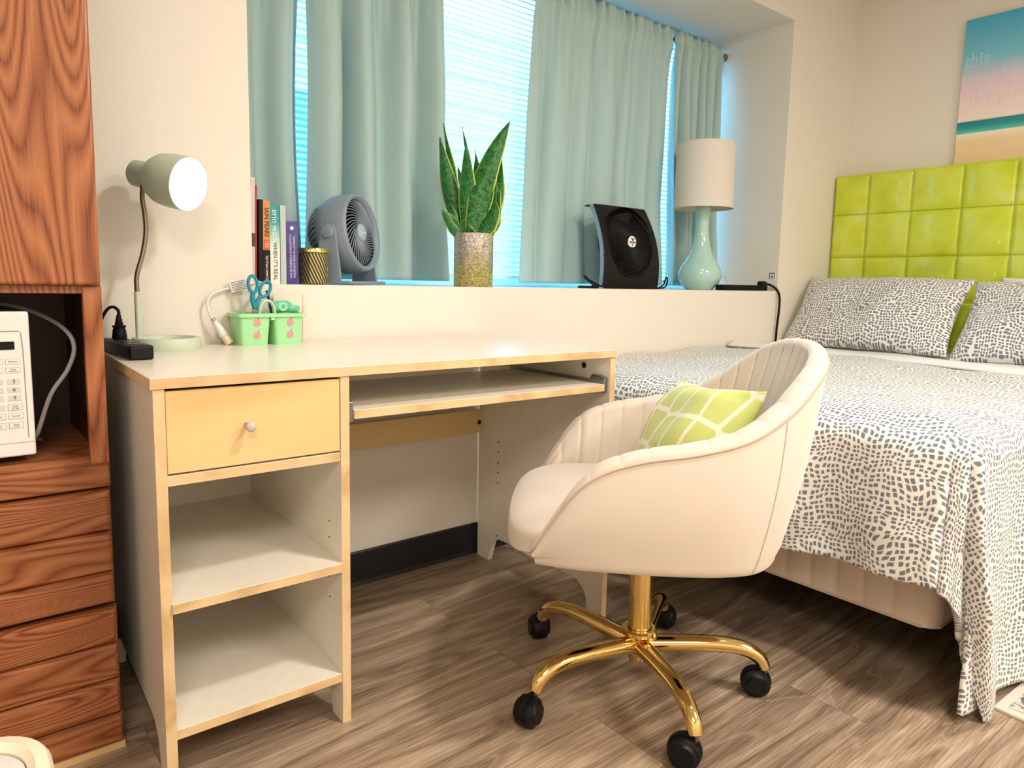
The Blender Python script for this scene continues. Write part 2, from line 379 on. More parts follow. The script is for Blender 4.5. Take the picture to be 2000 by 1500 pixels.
# window frame with panes
win = bpy.data.objects.new('window_1', None); COL.objects.link(win); struct(win)
b = MB(); y0, y1 = .50, .55
b.box(RX0, RX1, y0, y1, LED, LED+.035); b.box(RX0, RX1, y0, y1, SOF-.05, SOF); b.box(RX0, RX0+.05, y0, y1, LED+.035, SOF-.05); b.box(RX1-.05, RX1, y0, y1, LED+.035, SOF-.05)
b.box(1.80, 1.85, y0, y1, LED+.035, SOF-.05)
b.build('window_frame', M['vinyl'], win, bevel=.004)
b = MB(); b.box(RX0+.05, 1.80, .522, .527, LED+.035, SOF-.05); b.build('window_pane', M['glass'], win)
b = MB(); b.box(1.85, RX1-.05, .522, .527, LED+.035, SOF-.05); b.build('window_pane', M['glass'], win)
# outside: neighbouring house and ground
ho = thing('neighbour_house', 'pale siding house wall seen outside through the window blind', 'building', (1.5, 5.2, -.4))
b = MB()
for i in range(26):
    z = i*.17; b.prism([(0, z), (-.025, z), (0, z+.17)], 0, -3.2, 4.2)
b.box(-3.2, 4.2, 0, .2, 0, 4.42); b.build('siding', M['siding'], ho)
b = MB(); b.box(.9, 1.0, -.06, 0, 1.6, 3.2); b.box(2.0, 2.1, -.06, 0, 1.6, 3.2); b.box(.9, 2.1, -.06, 0, 3.2, 3.3); b.box(.9, 2.1, -.06, 0, 1.5, 1.6); fr_ = b.build('window_frame', M['vinyl'], ho)
b = MB(); b.box(1.0, 2.0, -.04, -.02, 1.6, 3.2); b.build('pane', M['extglass'], fr_)
b = MB(); b.box(-6, 12, .8, 9, -.6, -.4); struct(b.build('ground', M['ground']))

# ------------------------------------------------------------------ ceiling lamp, plus two fill lamps added out of view
def ceiling_or_fill_lamp(x, y, w, label, size=.30):
    R0 = max(.19, size/2+.03)
    t = thing('ceiling_or_fill_lamp', label, 'ceiling lamp', (x, y, HC), 0)
    MB().lathe([(0, 0), (R0, 0), (R0, -.02), (R0-.015, -.03)], n=40).build('mount', M['rod'], t, smooth='auto')
    MB().lathe([(R0-.02, -.022), (R0-.025, -.035), (.0, -.04)], n=40).build('lamp_shade', emis('lamp glass', (1, .9, .75, 1), 3), t, smooth=True)
    ld = bpy.data.lights.new('bulb', 'AREA'); ld.shape = 'DISK'; ld.size = size; ld.energy = w; ld.color = WARM
    lo = bpy.data.objects.new('bulb', ld); COL.objects.link(lo); lo.parent = t; lo.location = (0, 0, -.05)
    return t
ceiling_or_fill_lamp(1.0, -1.75, KEY_W, 'round ceiling lamp over the middle of the room', .24)
ceiling_or_fill_lamp(-.9, -3.0, FILL_W*.66, 'added round fill lamp, unseen behind the camera on the left', 1.0)  # added for ambient fill, no fixture seen here
ceiling_or_fill_lamp(1.7, -3.3, FILL_W*.95, 'added round fill lamp, unseen behind the camera on the right', 1.0)  # unseen, added to light the recess more evenly

# ------------------------------------------------------------------ curtains, rod, blind
rodt = thing('curtain_rod', 'thin brushed metal curtain rod across the window recess', 'curtain rod', (0, .37, 2.083))
b = MB(); b.tube([(RX0+.002, 0, 0), (RX1-.04, 0, 0)], .0105, 14); b.build('rod', M['rod'], rodt, smooth='auto')
for sx in (-1, 1):
    b = MB(); x = RX1-.002 if sx > 0 else RX0+.002
    b.lathe([(0, 0), (.019, 0), (.019, .02), (.013, .024), (.013, .05), (0, .05)], (x, 0, 0), (-sx, 0, 0), 24); b.build('end_cap', M['rod'], rodt, smooth='auto')
def curtain(x0, x1, folds, seed, label, edges, amp=.028, dense=16):
    """edges: (left_fn, right_fn) x of the side edges by height 0..1 (top..bottom)"""
    rnd = random.Random(seed); N = 220
    ph = [0]
    for i in range(N): ph.append(ph[-1]+.5+1.0*noise.noise(Vector((i*folds/N*1.3, seed, 0)))+.35)
    tot = ph[-1]; ph = [p/tot for p in ph]
    t = thing('curtain', label, 'curtain', (0, .37, 0), 0, 'seafoam curtains on the window rod')
    zt, zb = 2.118, .922
    def fn(u, v):
        z = zt-(zt-zb)*v**1.0; i = min(N-1, int(u*N)); fr_u = u*N-i; p = ph[i]*(1-fr_u)+ph[i+1]*fr_u
        xl, xr = edges[0](v), edges[1](v); x = xl+(xr-xl)*u
        g = min(1, v*2.6); zz = z
        big = amp*(.45+.55*g)*sin(2*pi*folds*p+seed)+amp*.45*g*sin(2*pi*folds*.47*p+seed*2+v*1.2)
        skew = .010*sin(2*pi*folds*p*1.0+seed+1.3)*g
        tight = .010*(1-g)*sin(2*pi*dense*(x1-x0)*u+seed)*1.0 + .004*(1-g)*sin(2*pi*dense*2.3*(x1-x0)*u)
        yy = big*(.3+.7*min(1, v*6))+tight
        if v < .055: # header ruffle above and around the rod pocket
            pin = exp(-((v-.03)/.014)**2); yy = (tight*1.5)*(1-.3*pin)-.013*pin*.8; zz = z+.006*sin(2*pi*dense*(x1-x0)*u*1.3+1)
        else: yy -= .012*exp(-((v-.055)/.05)**2)
        yy += .012*g*noise.noise(Vector((x*5, v*3, seed)))
        return (Vector((x+skew, yy-.018, zz)), (u, v))
    MB().grid(fn, 300, 70).build('drape', M['curtain'], t, smooth=True, solid=.0016)
    return t
lerp = lambda a, b, t: a+(b-a)*t
def edge(*p): return lambda v: interp([(i/(len(p)-1), q) for i, q in enumerate(p)], v)[0]
curtain(.39, .66, 2.2, 1.0, 'leftmost seafoam curtain panel beside the left recess wall, above the books', (edge(.39, .40, .41, .42), edge(.674, .664, .655, .665)), .042)
curtain(.68, 1.19, 3.6, 2.2, 'wide seafoam curtain panel behind the grey fan, left of the plant', (edge(.676, .684, .684, .676), edge(1.185, 1.187, 1.19, 1.205)), .046)
curtain(1.61, 2.48, 6.5, 3.7, 'widest seafoam curtain panel right of the plant, behind the black fan', (edge(1.622, 1.607, 1.597, 1.581), edge(2.485, 2.478, 2.465, 2.50)), .022)
curtain(2.49, 2.88, 6, 5.1, 'rightmost narrow seafoam curtain panel gathered behind the white shaded lamp', (edge(2.488, 2.492, 2.505, 2.52), edge(2.878, 2.874, 2.87, 2.89)), .026)
bl = thing('window_blind', 'white horizontal slat blind lowered over the window', 'window blind', (0, .455, 0))
b = MB(); z = .965; tilt = radians(36)
while z < 2.10:
    mt = Matrix.Translation((0, 0, z)) @ Matrix.Rotation(tilt, 4, 'X')
    b.box(RX0+.03, RX1-.03, -.0125, .0125, -.0006, .0006, mt); z += .0215
b.build('slats', M['blind'], bl)
b = MB(); b.box(RX0+.02, RX1-.02, -.022, .022, 2.11, 2.155); b.build('headrail', M['blind'], bl, bevel=.003)
b = MB(); b.box(RX0+.03, RX1-.03, -.013, .013, .935, .952); b.build('bottom_rail', M['blind'], bl, bevel=.003)
for x in (.55, 1.18, 1.56, 1.62, 2.3, 2.8):
    b = MB()
    for yy in (-.0135, .0135): b.tube([(x, yy, .94), (x, yy, 2.11)], .0009, 5)
    b.build('ladder_cord', M['white'], bl)

# ------------------------------------------------------------------ desk
desk = thing('desk', 'cream laminate desk with maple edges, single drawer and open shelves', 'desk', (0, -.002, 0), -.0188)
DW, DD, DH = 1.123, .589, .75
b = MB(); b.box(0, DW, -DD, 0, DH-.0192, DH); b.build('desktop', M['lam'], desk, bevel=.0008)
b = MB(); b.box(-.0006, DW+.0006, -DD-.0008, -DD+.0001, DH-.0188, DH-.0006); b.box(-.0008, .0001, -DD, 0, DH-.0188, DH-.0006); b.box(DW-.0001, DW+.0008, -DD, 0, DH-.0188, DH-.0006)
b.build('edge_band', M['mapletrim'], desk)
yf = -DD+.004
foot = [(yf, 0), (yf+.05, 0), (yf+.062, .05), (yf+.072, .068), (yf+.10, .086), (yf+.14, .09), (-.14, .09), (-.11, .086), (-.085, .07), (-.078, .05), (-.062, 0), (-.002, 0), (-.002, DH-.0195), (yf, DH-.0195)]
def side_panel(x0, label=None):
    b = MB(); b.prism(foot, 0, x0, x0+.018); o = b.build('side_panel', M['lam'], desk, bevel=.0005)
    b = MB(); b.box(x0-.0002, x0+.0182, yf-.0008, yf+.0001, .001, DH-.020); b.build('edge_band', M['mapleedge'], desk)
    return o
side_panel(.004); side_panel(.341); side_panel(DW-.022)
def shelf(x0, x1, y0, y1, z0, z1, name='shelf'):
    b = MB(); b.box(x0, x1, y0, y1, z0, z1); b.build(name, M['lam'], desk, bevel=.0005)
    b = MB(); b.box(x0, x1, y0-.0008, y0+.0001, z0+.0003, z1-.0005); b.build('edge_band', M['mapletrim'], desk)
shelf(.022, .341, yf+.002, -.02, .560, .578, 'drawer_rail')
shelf(.022, .341, yf-.006, -.02, .332, .350)
shelf(.022, .341, yf+.002, -.02, .092, .110)
b = MB(); b.box(.022, .341, -.020, -.014, .11, .73); b.build('back_panel', M['lam'], desk)
# drawer
b = MB(); b.box(.0235, .3395, yf+.001, yf+.017, .5815, .7255); dr = b.build('drawer', M['maple'], desk, bevel=.0012)
b = MB(); b.box(.03, .333, yf+.017, -.06, .59, .71); b.build('drawer_box', M['lam'], dr)
b = MB(); b.lathe([(0, 0), (.0045, 0), (.0045, .016), (.0085, .021), (.0092, .027), (.007, .0295), (0, .030)], (.158, yf+.001, .6545), (0, -1, 0), 28); b.build('knob', plain('grey knob', srgb(196, 190, 188), .4), dr, smooth=True)
# keyboard tray
b = MB(); b.box(.372, 1.083, yf+.002, -.20, .642, .660); tr = b.build('keyboard_tray', M['lam'], desk, bevel=.0006)
b = MB(); b.box(.372, 1.083, yf+.0012, yf+.0021, .6423, .6595); b.build('edge_band', M['mapletrim'], tr)
for x0, x1 in ((.359, .3715), (1.0835, DW-.0225)):
    b = MB(); b.box(x0+.002, x1-.002, yf+.012, -.18, .650, .668); b.prism([(yf+.006, .636), (yf+.006, .676), (yf+.03, .682), (yf+.05, .682), (yf+.06, .668), (yf+.012, .662), (yf+.012, .636)], 0, x0+.001, x1-.001)
    b.build('slide_rail', M['steel'], desk, bevel=.0006)
# back brace
b = MB(); b.box(.3595, DW-.0225, -.020, -.003, .427, .503); br_ = b.build('back_brace', M['maple'], desk, bevel=.0008)
def holes(lst, nrm, r=.0028):
    for p in lst: b = MB(); b.lathe([(0, .0006), (r, .0006), (r, 0)], p, nrm, 10); b.build('pin_hole', M['darkhole'], desk)
xi = DW-.0222
holes([(xi, -.109, z) for z in (.411, .377, .343, .31, .276, .098)]+[(xi, -.49, z) for z in (.411, .377, .343, .31, .276, .12)], (-1, 0, 0))
holes([(.3408, yf+.06, z) for z in (.42, .385, .30, .255)], (-1, 0, 0), .002)
holes([(xi, -.487, .700)], (-1, 0, 0), .009); holes([(DW-.035, -.0202, .462)], (0, -1, 0), .008)

# ------------------------------------------------------------------ desk lamp (lit)
lx, ly = .134, -.085
dl = thing('desk_lamp', 'sage green gooseneck desk lamp switched on', 'desk lamp', (lx, ly, DH))
b = MB(); b.lathe([(0, .003), (.058, .003), (.060, .026), (.0615, .028), (.073, .028), (.0745, .026), (.0765, .004), (.075, 0), (0, 0)], n=56); b.build('base', M['sage'], dl, smooth='auto')
px_, py_ = -.062, -.012
b = MB(); b.tube([(px_, py_, .004), (px_, py_, .134)], .0066, 16); b.build('pole', M['sage'], dl, smooth='auto')
path = spline([(px_, py_, .134), (px_+.001, py_, .17), (px_+.016, py_, .225), (px_+.023, py_, .27), (px_+.022, py_, .31), (px_+.018, py_-.003, .34), (px_+.018, py_-.01, .37)], 12)
L = len(path)
b = MB(); b.tube(path, lambda t: .0050+.0006*(int(t*(L-1)) % 2), 12); b.build('gooseneck', M['goose'], dl, smooth=True)
C0 = Vector((.167-lx, -.186-ly, 1.122-DH)); K0 = Vector((.079-lx, -.060-ly, 1.152-DH)); ax = (C0-K0).normalized(); HL = (C0-K0).length
prof = [(0, -.006), (.004, -.006), (.006, -.003), (.006, .008), (.0, .010)]
b = MB(); b.lathe(prof, K0, ax, 24); b.build('switch_knob', M['sage'], dl, smooth='auto')
s = HL
b = MB(); b.lathe([(0, .009), (.027, .009), (.0295, .012), (.0295, .050), (.034, .058), (.047, .070), (.056, .088), (.0592, .115), (.0595, s), (.0575, s), (.057, .115), (.053, .09), (.044, .073), (.0, .06)], K0, ax, 56); hd = b.build('lamp_head', M['sage'], dl, smooth='auto')
b = MB(); b.lathe([(0, s-.005), (.0565, s-.005), (.0565, s-.010)], K0, ax, 48); b.build('light_diffuser', emis('lamp diffuser glow', (1, .93, .8, 1), 5), dl, smooth='auto')
ld = bpy.data.lights.new('bulb', 'AREA'); ld.shape = 'DISK'; ld.size = .11; ld.energy = .8; ld.color = (1, .86, .68); lo = bpy.data.objects.new('bulb', ld); COL.objects.link(lo); lo.parent = dl
lo.location = K0+ax*(s-.003); lo.rotation_euler = (-ax).to_track_quat('Z', 'Y').to_euler()

# ------------------------------------------------------------------ power strip and plug by the cabinet
ps = thing('power_strip', 'black power strip lying on the desk beside the oak cabinet', 'power strip', (.030, -.19, DH), .05)
b = MB(); b.box(-.023, .023, -.115, .115, 0, .030); b.build('body', M['black'], ps, bevel=.005, seg=3)
for k in range(4):
    b = MB(); b.box(-.015, .015, -.085+k*.045, -.055+k*.045, .030, .0312); so = b.build('outlet', plain('dark outlet face', srgb(40, 38, 36), .3), ps, bevel=.0004)
    b = MB(); b.box(-.008, -.005, -.076+k*.045, -.066+k*.045, .0312, .0315); b.box(.005, .008, -.076+k*.045, -.066+k*.045, .0312, .0315); b.build('slots', M['darkhole'], so)
pl = thing('plug', 'black plug standing in the power strip on the desk', 'plug', (.026, -.135, DH+.0312))
b = MB(); b.lathe([(0, 0), (.014, 0), (.015, .004), (.013, .02), (.011, .024), (.014, .026), (.014, .029), (.008, .031), (.0085, .036), (.0065, .038), (.007, .043), (.005, .046), (.005, .052), (0, .053)], n=24); b.build('plug_body', M['blackm'], pl, smooth='auto')
b = MB(); b.tube(spline([(0, 0, .05), (0, .002, .062), (-.010, .004, .070), (-.022, .008, .062), (-.033, .02, .035), (-.036, .04, 0)], 6), .0035, 8); b.build('cord', M['blackm'], pl, smooth=True)

# ------------------------------------------------------------------ caddy and its contents
cdx, cdy = .382, -.056
cad = thing('desk_caddy', 'mint green divided plastic caddy with pink peach stickers', 'caddy', (cdx, cdy, DH), 0)
def cup(x0, x1, y0, y1, h, tp):
    o = MB(); n = 4; R = []
    def ring(z, g, inn=0):
        a0, a1, c0, c1 = x0+tp*(1-z/h)+inn, x1-tp*(1-z/h)-inn, y0+tp*(1-z/h)+inn, y1-tp*(1-z/h)-inn; r = .010; pts = []
        for (cx, cy, st) in ((a1-r, c1-r, 0), (a0+r, c1-r, 90), (a0+r, c0+r, 180), (a1-r, c0+r, 270)):
            for k in range(5): an = radians(st+k*22.5); pts.append(Vector((cx+r*cos(an), cy+r*sin(an), z)))
        return pts
    rs = [ring(0, 0), ring(h, 0), ring(h, 0, .0022), ring(.002, 0, .0022)]
    vs = [p for r in rs for p in r]; N = 20
    fs = [(k*N+i, k*N+(i+1) % N, (k+1)*N+(i+1) % N, (k+1)*N+i) for k in range(3) for i in range(N)]+[tuple(range(N))[::-1], tuple(range(3*N, 4*N))]
    o.add(vs, fs); return o
cup(-.084, -.004, -.044, .044, .080, .006).build('cup', M['mint'], cad, smooth='auto')
cup(.004, .084, -.044, .044, .080, .006).build('cup', M['mint'], cad, smooth='auto')
b = MB()
def rimf(r1, z0, z1, x0=-.089, x1=.089, y0=-.049, y1=.049):
    pts = []
    for (cx, cy, st) in ((x1-.012, y1-.012, 0), (x0+.012, y1-.012, 90), (x0+.012, y0+.012, 180), (x1-.012, y0+.012, 270)):
        for k in range(5): an = radians(st+k*22.5); pts.append(Vector((cx+r1*cos(an), cy+r1*sin(an), 0)))
    return pts
A = rimf(.012, 0, 0); Bq = rimf(.0085, 0, 0); N = 20
vs = [Vector((p.x, p.y, z)) for (q, z) in ((A, .072), (A, .081), (Bq, .081), (Bq, .072)) for p in q]
b.add(vs, [(k % 4*N+i, k % 4*N+(i+1) % N, (k+1) % 4*N+(i+1) % N, (k+1) % 4*N+i) for k in range(4) for i in range(N)])
b.box(-.005, .005, -.046, .046, .064, .081); b.build('rim', M['mint'], cad, smooth='auto')
b = MB(); b.tube(spline([(-.020, -.002, .072), (-.018, -.002, .094), (-.010, -.002, .108), (0, -.002, .112), (.010, -.002, .108), (.018, -.002, .094), (.020, -.002, .072)], 8), .0042, 10, flat=2.2, upv=(0, 1, 0)); b.build('handle', plain('pale mint handle', srgb(206, 236, 200), .35), cad, smooth=True)
for cx in (-.040, .046):
    for cz in (.026, .058):
        th = radians(0); yy = -.044+.006*(1-cz/.08)-.0005
        b = MB(); b.lathe([(0, .0006), (.0092, .0006), (.0095, 0)], (cx, yy, cz), (0, -1, 0), 24); st_ = b.build('fruit_sticker', M['pink'], cad)
        b = MB(); b.tube([(cx+.002, yy-.0008, cz+.008), (cx+.0045, yy-.0008, cz+.0135)], .0007, 6); b.build('stem', M['leafdark'], st_)
# scissors
sc = thing('scissors', 'teal handled scissors standing in the left cup of the mint caddy', 'scissors', (cdx-.036, cdy-.005, DH+.004))
b = MB()
def loop(c, rx, rz, rot, r, fl=1.3):
    return [Vector((c[0]+rx*cos(a)*cos(rot)-rz*sin(a)*sin(rot), c[1], c[2]+rx*cos(a)*sin(rot)+rz*sin(a)*cos(rot))) for a in [2*pi*k/28 for k in range(28)]]
b.tube(loop((.000, 0, .150), .0115, .021, radians(4), 0), .0042, 10, closed=True); b.tube(spline([(.000, 0, .128), (-.002, 0, .112), (.002, 0, .098), (.004, 0, .088)], 4), .0062, 10); b.build('handle', M['teal'], sc, smooth=True)
b = MB(); b.tube(loop((.033, .004, .138), .0125, .021, radians(-24), 0), .0042, 10, closed=True); b.tube(spline([(.023, .004, .120), (.013, .004, .108), (.008, .004, .094), (.006, .004, .086)], 4), .006, 10); b.build('handle', M['teal'], sc, smooth=True)
for a0, a1, yy in (((.002, .095), (-.006, .002), 0), ((.010, .095), (.010, .002), .003)):
    b = MB(); b.prism([(a0[0]-.005, a0[1]), (a0[0]+.005, a0[1]), (a1[0]+.003, a1[1]), (a1[0]-.001, a1[1])], 1, yy-.001, yy+.001); b.build('blade', M['steel'], sc)
pn = thing('pen', 'navy blue pen standing behind the mint caddy handle', 'pen', (cdx+.005, cdy+.012, DH+.004))
b = MB(); b.tube([(.028, 0, 0.003), (.004, .0, .118)], .004, 12); b.build('barrel', M['navy'], pn, smooth='auto')
b = MB(); b.tube([(.004, 0, .118), (.0, 0, .134)], lambda t: .0048-.002*t, 12); b.box(.003, .0055, -.007, -.004, .09, .128); b.build('cap', M['navy'], pn, smooth='auto')
tp = thing('tape_dispenser', 'translucent green tape dispenser lying on top of the right cup of the caddy', 'tape dispenser', (cdx+.045, cdy+.004, DH+.083))
b = MB(); b.rbox((-.002, 0, .014), (.050, .024, .030), 3, 10); b.rbox((.026, 0, .008), (.036, .020, .018), 4, 8); b.build('body', M['mintg'], tp, smooth=True)
b = MB(); b.lathe([(.006, -.0125), (.012, -.0125), (.012, .0125), (.006, .0125)], (-.004, 0, .014), (0, 1, 0), 24); b.build('tape_roll', plain('pale green tape', srgb(170, 230, 200), .3), tp, smooth='auto')
pc = thing('paper_card', 'small white card with red lines leaning on the wall behind the caddy', 'card', (.462, -.006, DH))
b = MB(); b.box(-.045, .045, -.0012, .0, 0, .128, Matrix.Rotation(radians(3), 4, 'X')); b.build('card', M['paper'], pc)
b = MB(); b.box(.036, .0372, -.0016, -.0012, 0, .128, Matrix.Rotation(radians(3), 4, 'X'))
for k in range(5): b.box(.01, .044, -.0016, -.0012, .094-.006*k, .0946-.006*k, Matrix.Rotation(radians(3), 4, 'X'))
b.build('red_lines', plain('red ink', srgb(220, 120, 110), .6), pc)
# white plug with cord and label
wp = thing('extension_cord', 'white extension cord with tan plug hanging onto the desk left of the caddy', 'cord', (0, 0, 0))
A0, A1 = Vector((.284, -.045, .764)), Vector((.256, -.032, .812)); axp = (A1-A0).normalized()
b = MB(); b.lathe([(0, -.012), (.010, -.012), (.0105, -.008), (.0105, .010), (.0095, .012), (0, .012)], A0, axp, 20); b.build('tan_plug_cap', M['offwhite'], wp, smooth='auto')
b = MB(); b.lathe([(0, .012), (.011, .012), (.011, .018), (.0095, .040), (.007, .050), (.0055, .056), (.0045, .062), (0, .062)], A0, axp, 20); b.build('plug_body', M['white'], wp, smooth='auto')
b = MB(); 
for k in range(3): b.lathe([(.0055, .050+.005*k), (.007, .051+.005*k), (.0055, .052+.005*k)], A0, axp, 14)
b.build('strain_relief', M['inkgrey'], wp)
b = MB(); b.tube(spline([tuple(A0+axp*.06), (.246, -.026, .838), (.246, -.022, .862), (.262, -.018, .880), (.292, -.014, .890), (.325, -.011, .897), (.36, -.009, .905), (.378, .003, .910), (.40, .03, .9078)], 6), .0030, 8); b.build('cord', M['white'], wp, smooth=True)
mt = basis((.325, -.020, .898), (1, .0, .22), (-.22, 0, 1))
b = MB(); b.box(-.022, .022, -.012, .018, -.0004, .0004, mt); tgp = b.build('care_label', M['white'], wp)
for k in range(6):
    b = MB() if k == 0 else b
    b.box(-.019, .018, -.009+.0042*k, -.0075+.0042*k, .0005, .0008, mt)
b.build('printed_lines', M['inkgrey'], tgp)

# ------------------------------------------------------------------ books on the ledge
def spine_text(t, body, size, zc, mat, y, sx=1, x=0):
    text(body, size, mat, t, basis((x, y, zc), (0, 0, -1), (1, 0, 0)), sx=sx)
def book(x, w, h, d, cover, label, lean=0.0, y=.05, pages=True):
    t = thing('book', label, 'book', (x, y, LED), 0, 'books standing on the window ledge'); t.rotation_euler = (0, lean, 0)
    b = MB(); b.box(0, .0012, 0, d, 0, h); b.box(w-.0012, w, 0, d, 0, h); b.box(0, w, 0, .0012, 0, h); b.build('cover', cover, t, bevel=.0006)
    b = MB(); b.box(.0014, w-.0014, .0016, d-.004, .003, h-.003); b.build('pages', M['paper'], t)
    return t
t = book(.379, .012, .282, .21, plain('pale pink magazine cover', srgb(214, 196, 196), .4), 'tallest thin pale pink magazine against the recess wall', .02)
b = MB(); b.box(-.0002, .0124, -.0006, 0, .10, .135); b.build('photo_strip', plain('dark photo print', srgb(60, 50, 46), .4), t)
t = book(.3912, .005, .262, .2, plain('red book cover', srgb(160, 28, 44), .4), 'very thin red book beside the pale magazine', .02)
t = book(.4005, .0115, .226, .15, M['black'], 'black book with plain spine left of the orange one', .018)
t = book(.4128, .0195, .224, .14, plain('orange spine', srgb(214, 140, 62), .5), 'orange and black spined paperback', .016)
b = MB(); b.box(-.0003, .0198, -.0007, 0, 0, .092); b.build('black_band', M['black'], t)
b = MB(); b.box(.003, .0165, -.0008, 0, .094, .120); b.build('title_box', plain('red orange box', srgb(196, 84, 40), .5), t)
spine_text(t, 'IAIN PEARS', .0175, .166, M['ink'], -.001, .9, .0098); spine_text(t, '151', .014, .107, M['inkwhite'], -.001, .9, .0098); spine_text(t, 'THE TITIAN COMMITTEE', .0095, .043, M['inkwhite'], -.001, .65, .0098)
tl = NT('teal to white spine'); sxx = tl.n('ShaderNodeSeparateXYZ'); tl.l(tl.coord(), sxx.inputs[0]); tl.set(Base_Color=tl.ramp(tl.math('DIVIDE', sxx.outputs[2], .215), [(.45, srgb(232, 234, 226)), (.62, srgb(150, 206, 200)), (.8, srgb(26, 150, 156))]), Roughness=.4)
t = book(.4335, .0275, .214, .14, tl.m, 'teal to white paperback with a large white author name', .004)
spine_text(t, 'erin watt', .024, .160, M['inkwhite'], -.001, .95, .0137); spine_text(t, "WHEN IT'S REAL", .0155, .062, M['inkgrey'], -.001, .9, .0137)
t = book(.4625, .0165, .215, .13, plain('pale blue grey cover', srgb(186, 200, 204), .4), 'pale blue grey thin book right of the teal one', .003)
spine_text(t, 'THE SECRET GARDEN', .010, .125, M['inkwhite'], -.001, 1.0, .008)
tl = NT('violet night spine'); tl.set(Base_Color=tl.ramp(tl.noise(tl.coord(), 18, 4), [(.35, srgb(44, 36, 110)), (.7, srgb(104, 86, 176))]), Roughness=.35)
t = book(.4802, .032, .174, .12, tl.m, 'short violet paperback at the right end of the row', -.004)
for k, (bd, zc, xx) in enumerate((('FRIENDS OF THE MOON', .098, .021), ('A COLLECTION OF STORIES', .098, .011), ('LATE EDITION', .038, .021), ('VOLUME TWO', .038, .011))): spine_text(t, bd, .0075, zc, M['inkwhite'], -.001, .85, xx)
b = MB(); b.lathe([(0, .0006), (.006, .0006), (.006, 0)], (.016, -.0002, .155), (0, -1, 0), 5); b.build('emblem', M['inkwhite'], t)

# candle
cn = thing('candle_jar', 'gold striped glass candle jar with brass lid in front of the grey fan', 'candle', (.573, .085, LED+.0005))
b = MB(); b.lathe([(0, 0), (.040, 0), (.0435, .004), (.0435, .088), (.042, .089)], n=48); b.build('glass_jar', M['candle'], cn, smooth='auto')
b = MB(); b.lathe([(0, .090), (.0435, .090), (.0455, .092), (.0455, .101), (.044, .103), (0, .103)], n=48); b.build('lid', M['gilt'], cn, smooth='auto')

# ------------------------------------------------------------------ grey round fan
gf = thing('table_fan', 'slate grey round air circulator fan with spiral grille behind the candle', 'fan', (.697, .163, LED))
nrm = Vector((.60, -.79, .14)).normalized(); ctr = Vector((.05, -.012, .160)); R = .121
q = Vector((0, 0, 1)).rotation_difference(nrm)
side = Vector((0, 0, 1)).cross(nrm).normalized(); upf = nrm.cross(side)
b = MB(); b.lathe([(.103, .008), (.108, .019), (.115, .022), (.1205, .012), (.1225, -.02), (.1195, -.055), (.108, -.085), (.104, -.085), (.113, -.05), (.115, -.015), (.104, 0)], ctr, nrm, 72); b.build('housing', M['greyfan'], gf, smooth=True)
b = MB()
FR = lambda r, a, h: ctr+side*(r*cos(a))+upf*(r*sin(a))+nrm*h
for k in range(38):
    a = 2*pi*k/38
    b.tube([FR(.026+.079*t, a+1.15*t**.8, .012+.010*sin(t*pi)-.008*t) for t in [j/9 for j in range(10)]], .0015, 5, flat=1.5, upv=nrm)
b.build('front_grille', M['greyfan'], gf, smooth=True)
b = MB(); b.lathe([(0, .022), (.020, .021), (.027, .017), (.028, .010), (0, .010)], ctr, nrm, 36); hb = b.build('hub', M['greyfan2'], gf, smooth=True)
text('Honeywell', .0085, M['inkwhite'], hb, basis(ctr+nrm*.0222, side, upf))
b = MB(); b.lathe([(0, -.03), (.112, -.03), (.112, -.034), (0, -.034)], ctr, nrm, 40); b.build('inner_back', M['blackm'], gf)
b = MB()
for k in range(3):
    a = 2*pi*k/3+.4
    b.grid(lambda u, v: FR(.02+.075*u, a+(v-.5)*1.4*(.5+.6*u), -.015+(v-.5)*.02), 8, 8)
b.build('blades', M['blackm'], gf, smooth=True, solid=.0015)
b = MB()
for k in range(38):
    a = 2*pi*k/38
    b.tube([FR(.104*cos(t*1.35), a+.5*t, -.085-.062*sin(t*1.35)) for t in [j/7 for j in range(8)]], .0018, 5)
b.build('rear_grille', M['greyfan'], gf, smooth=True)
b = MB(); b.lathe([(0, -.149), (.035, -.148), (.04, -.142), (0, -.14)], ctr, nrm, 24); b.build('motor_cap', M['greyfan'], gf, smooth='auto')
for sg in (-1, 1):
    pv = ctr+side*sg*.124-nrm*.035
    b = MB(); b.lathe([(0, .012), (.016, .010), (.020, .004), (.020, -.004), (0, -.004)], pv, side*sg, 28); b.build('tilt_knob', M['greyfan'], gf, smooth='auto')
    b = MB()
    base = Vector((pv.x, pv.y, .006)); a_ = pv-side*sg*.0015
    dirp = Vector((nrm.x, nrm.y, 0)).normalized()
    pts = [a_+upf*.026+nrm*.0, a_+upf*.018+nrm*.020, a_+nrm*.026, base+dirp*.045, base-dirp*.045, a_-nrm*.026, a_+upf*.018-nrm*.020]
    n_ = len(pts); o_ = side*.004
    b.add([p-o_ for p in pts]+[p+o_ for p in pts], [tuple(range(n_))[::-1], tuple(range(n_, 2*n_))]+[(i, (i+1) % n_, n_+(i+1) % n_, n_+i) for i in range(n_)])
    b.build('stand_arm', M['greyfan'], gf, bevel=.003)
b = MB(); mt = basis((ctr.x-nrm.x*.035, ctr.y-nrm.y*.035, .006), side, Vector((nrm.x, nrm.y, 0)).normalized()); b.box(-.128, .128, -.055, .075, -.006, .004, mt); b.build('base', M['greyfan'], gf, bevel=.004)

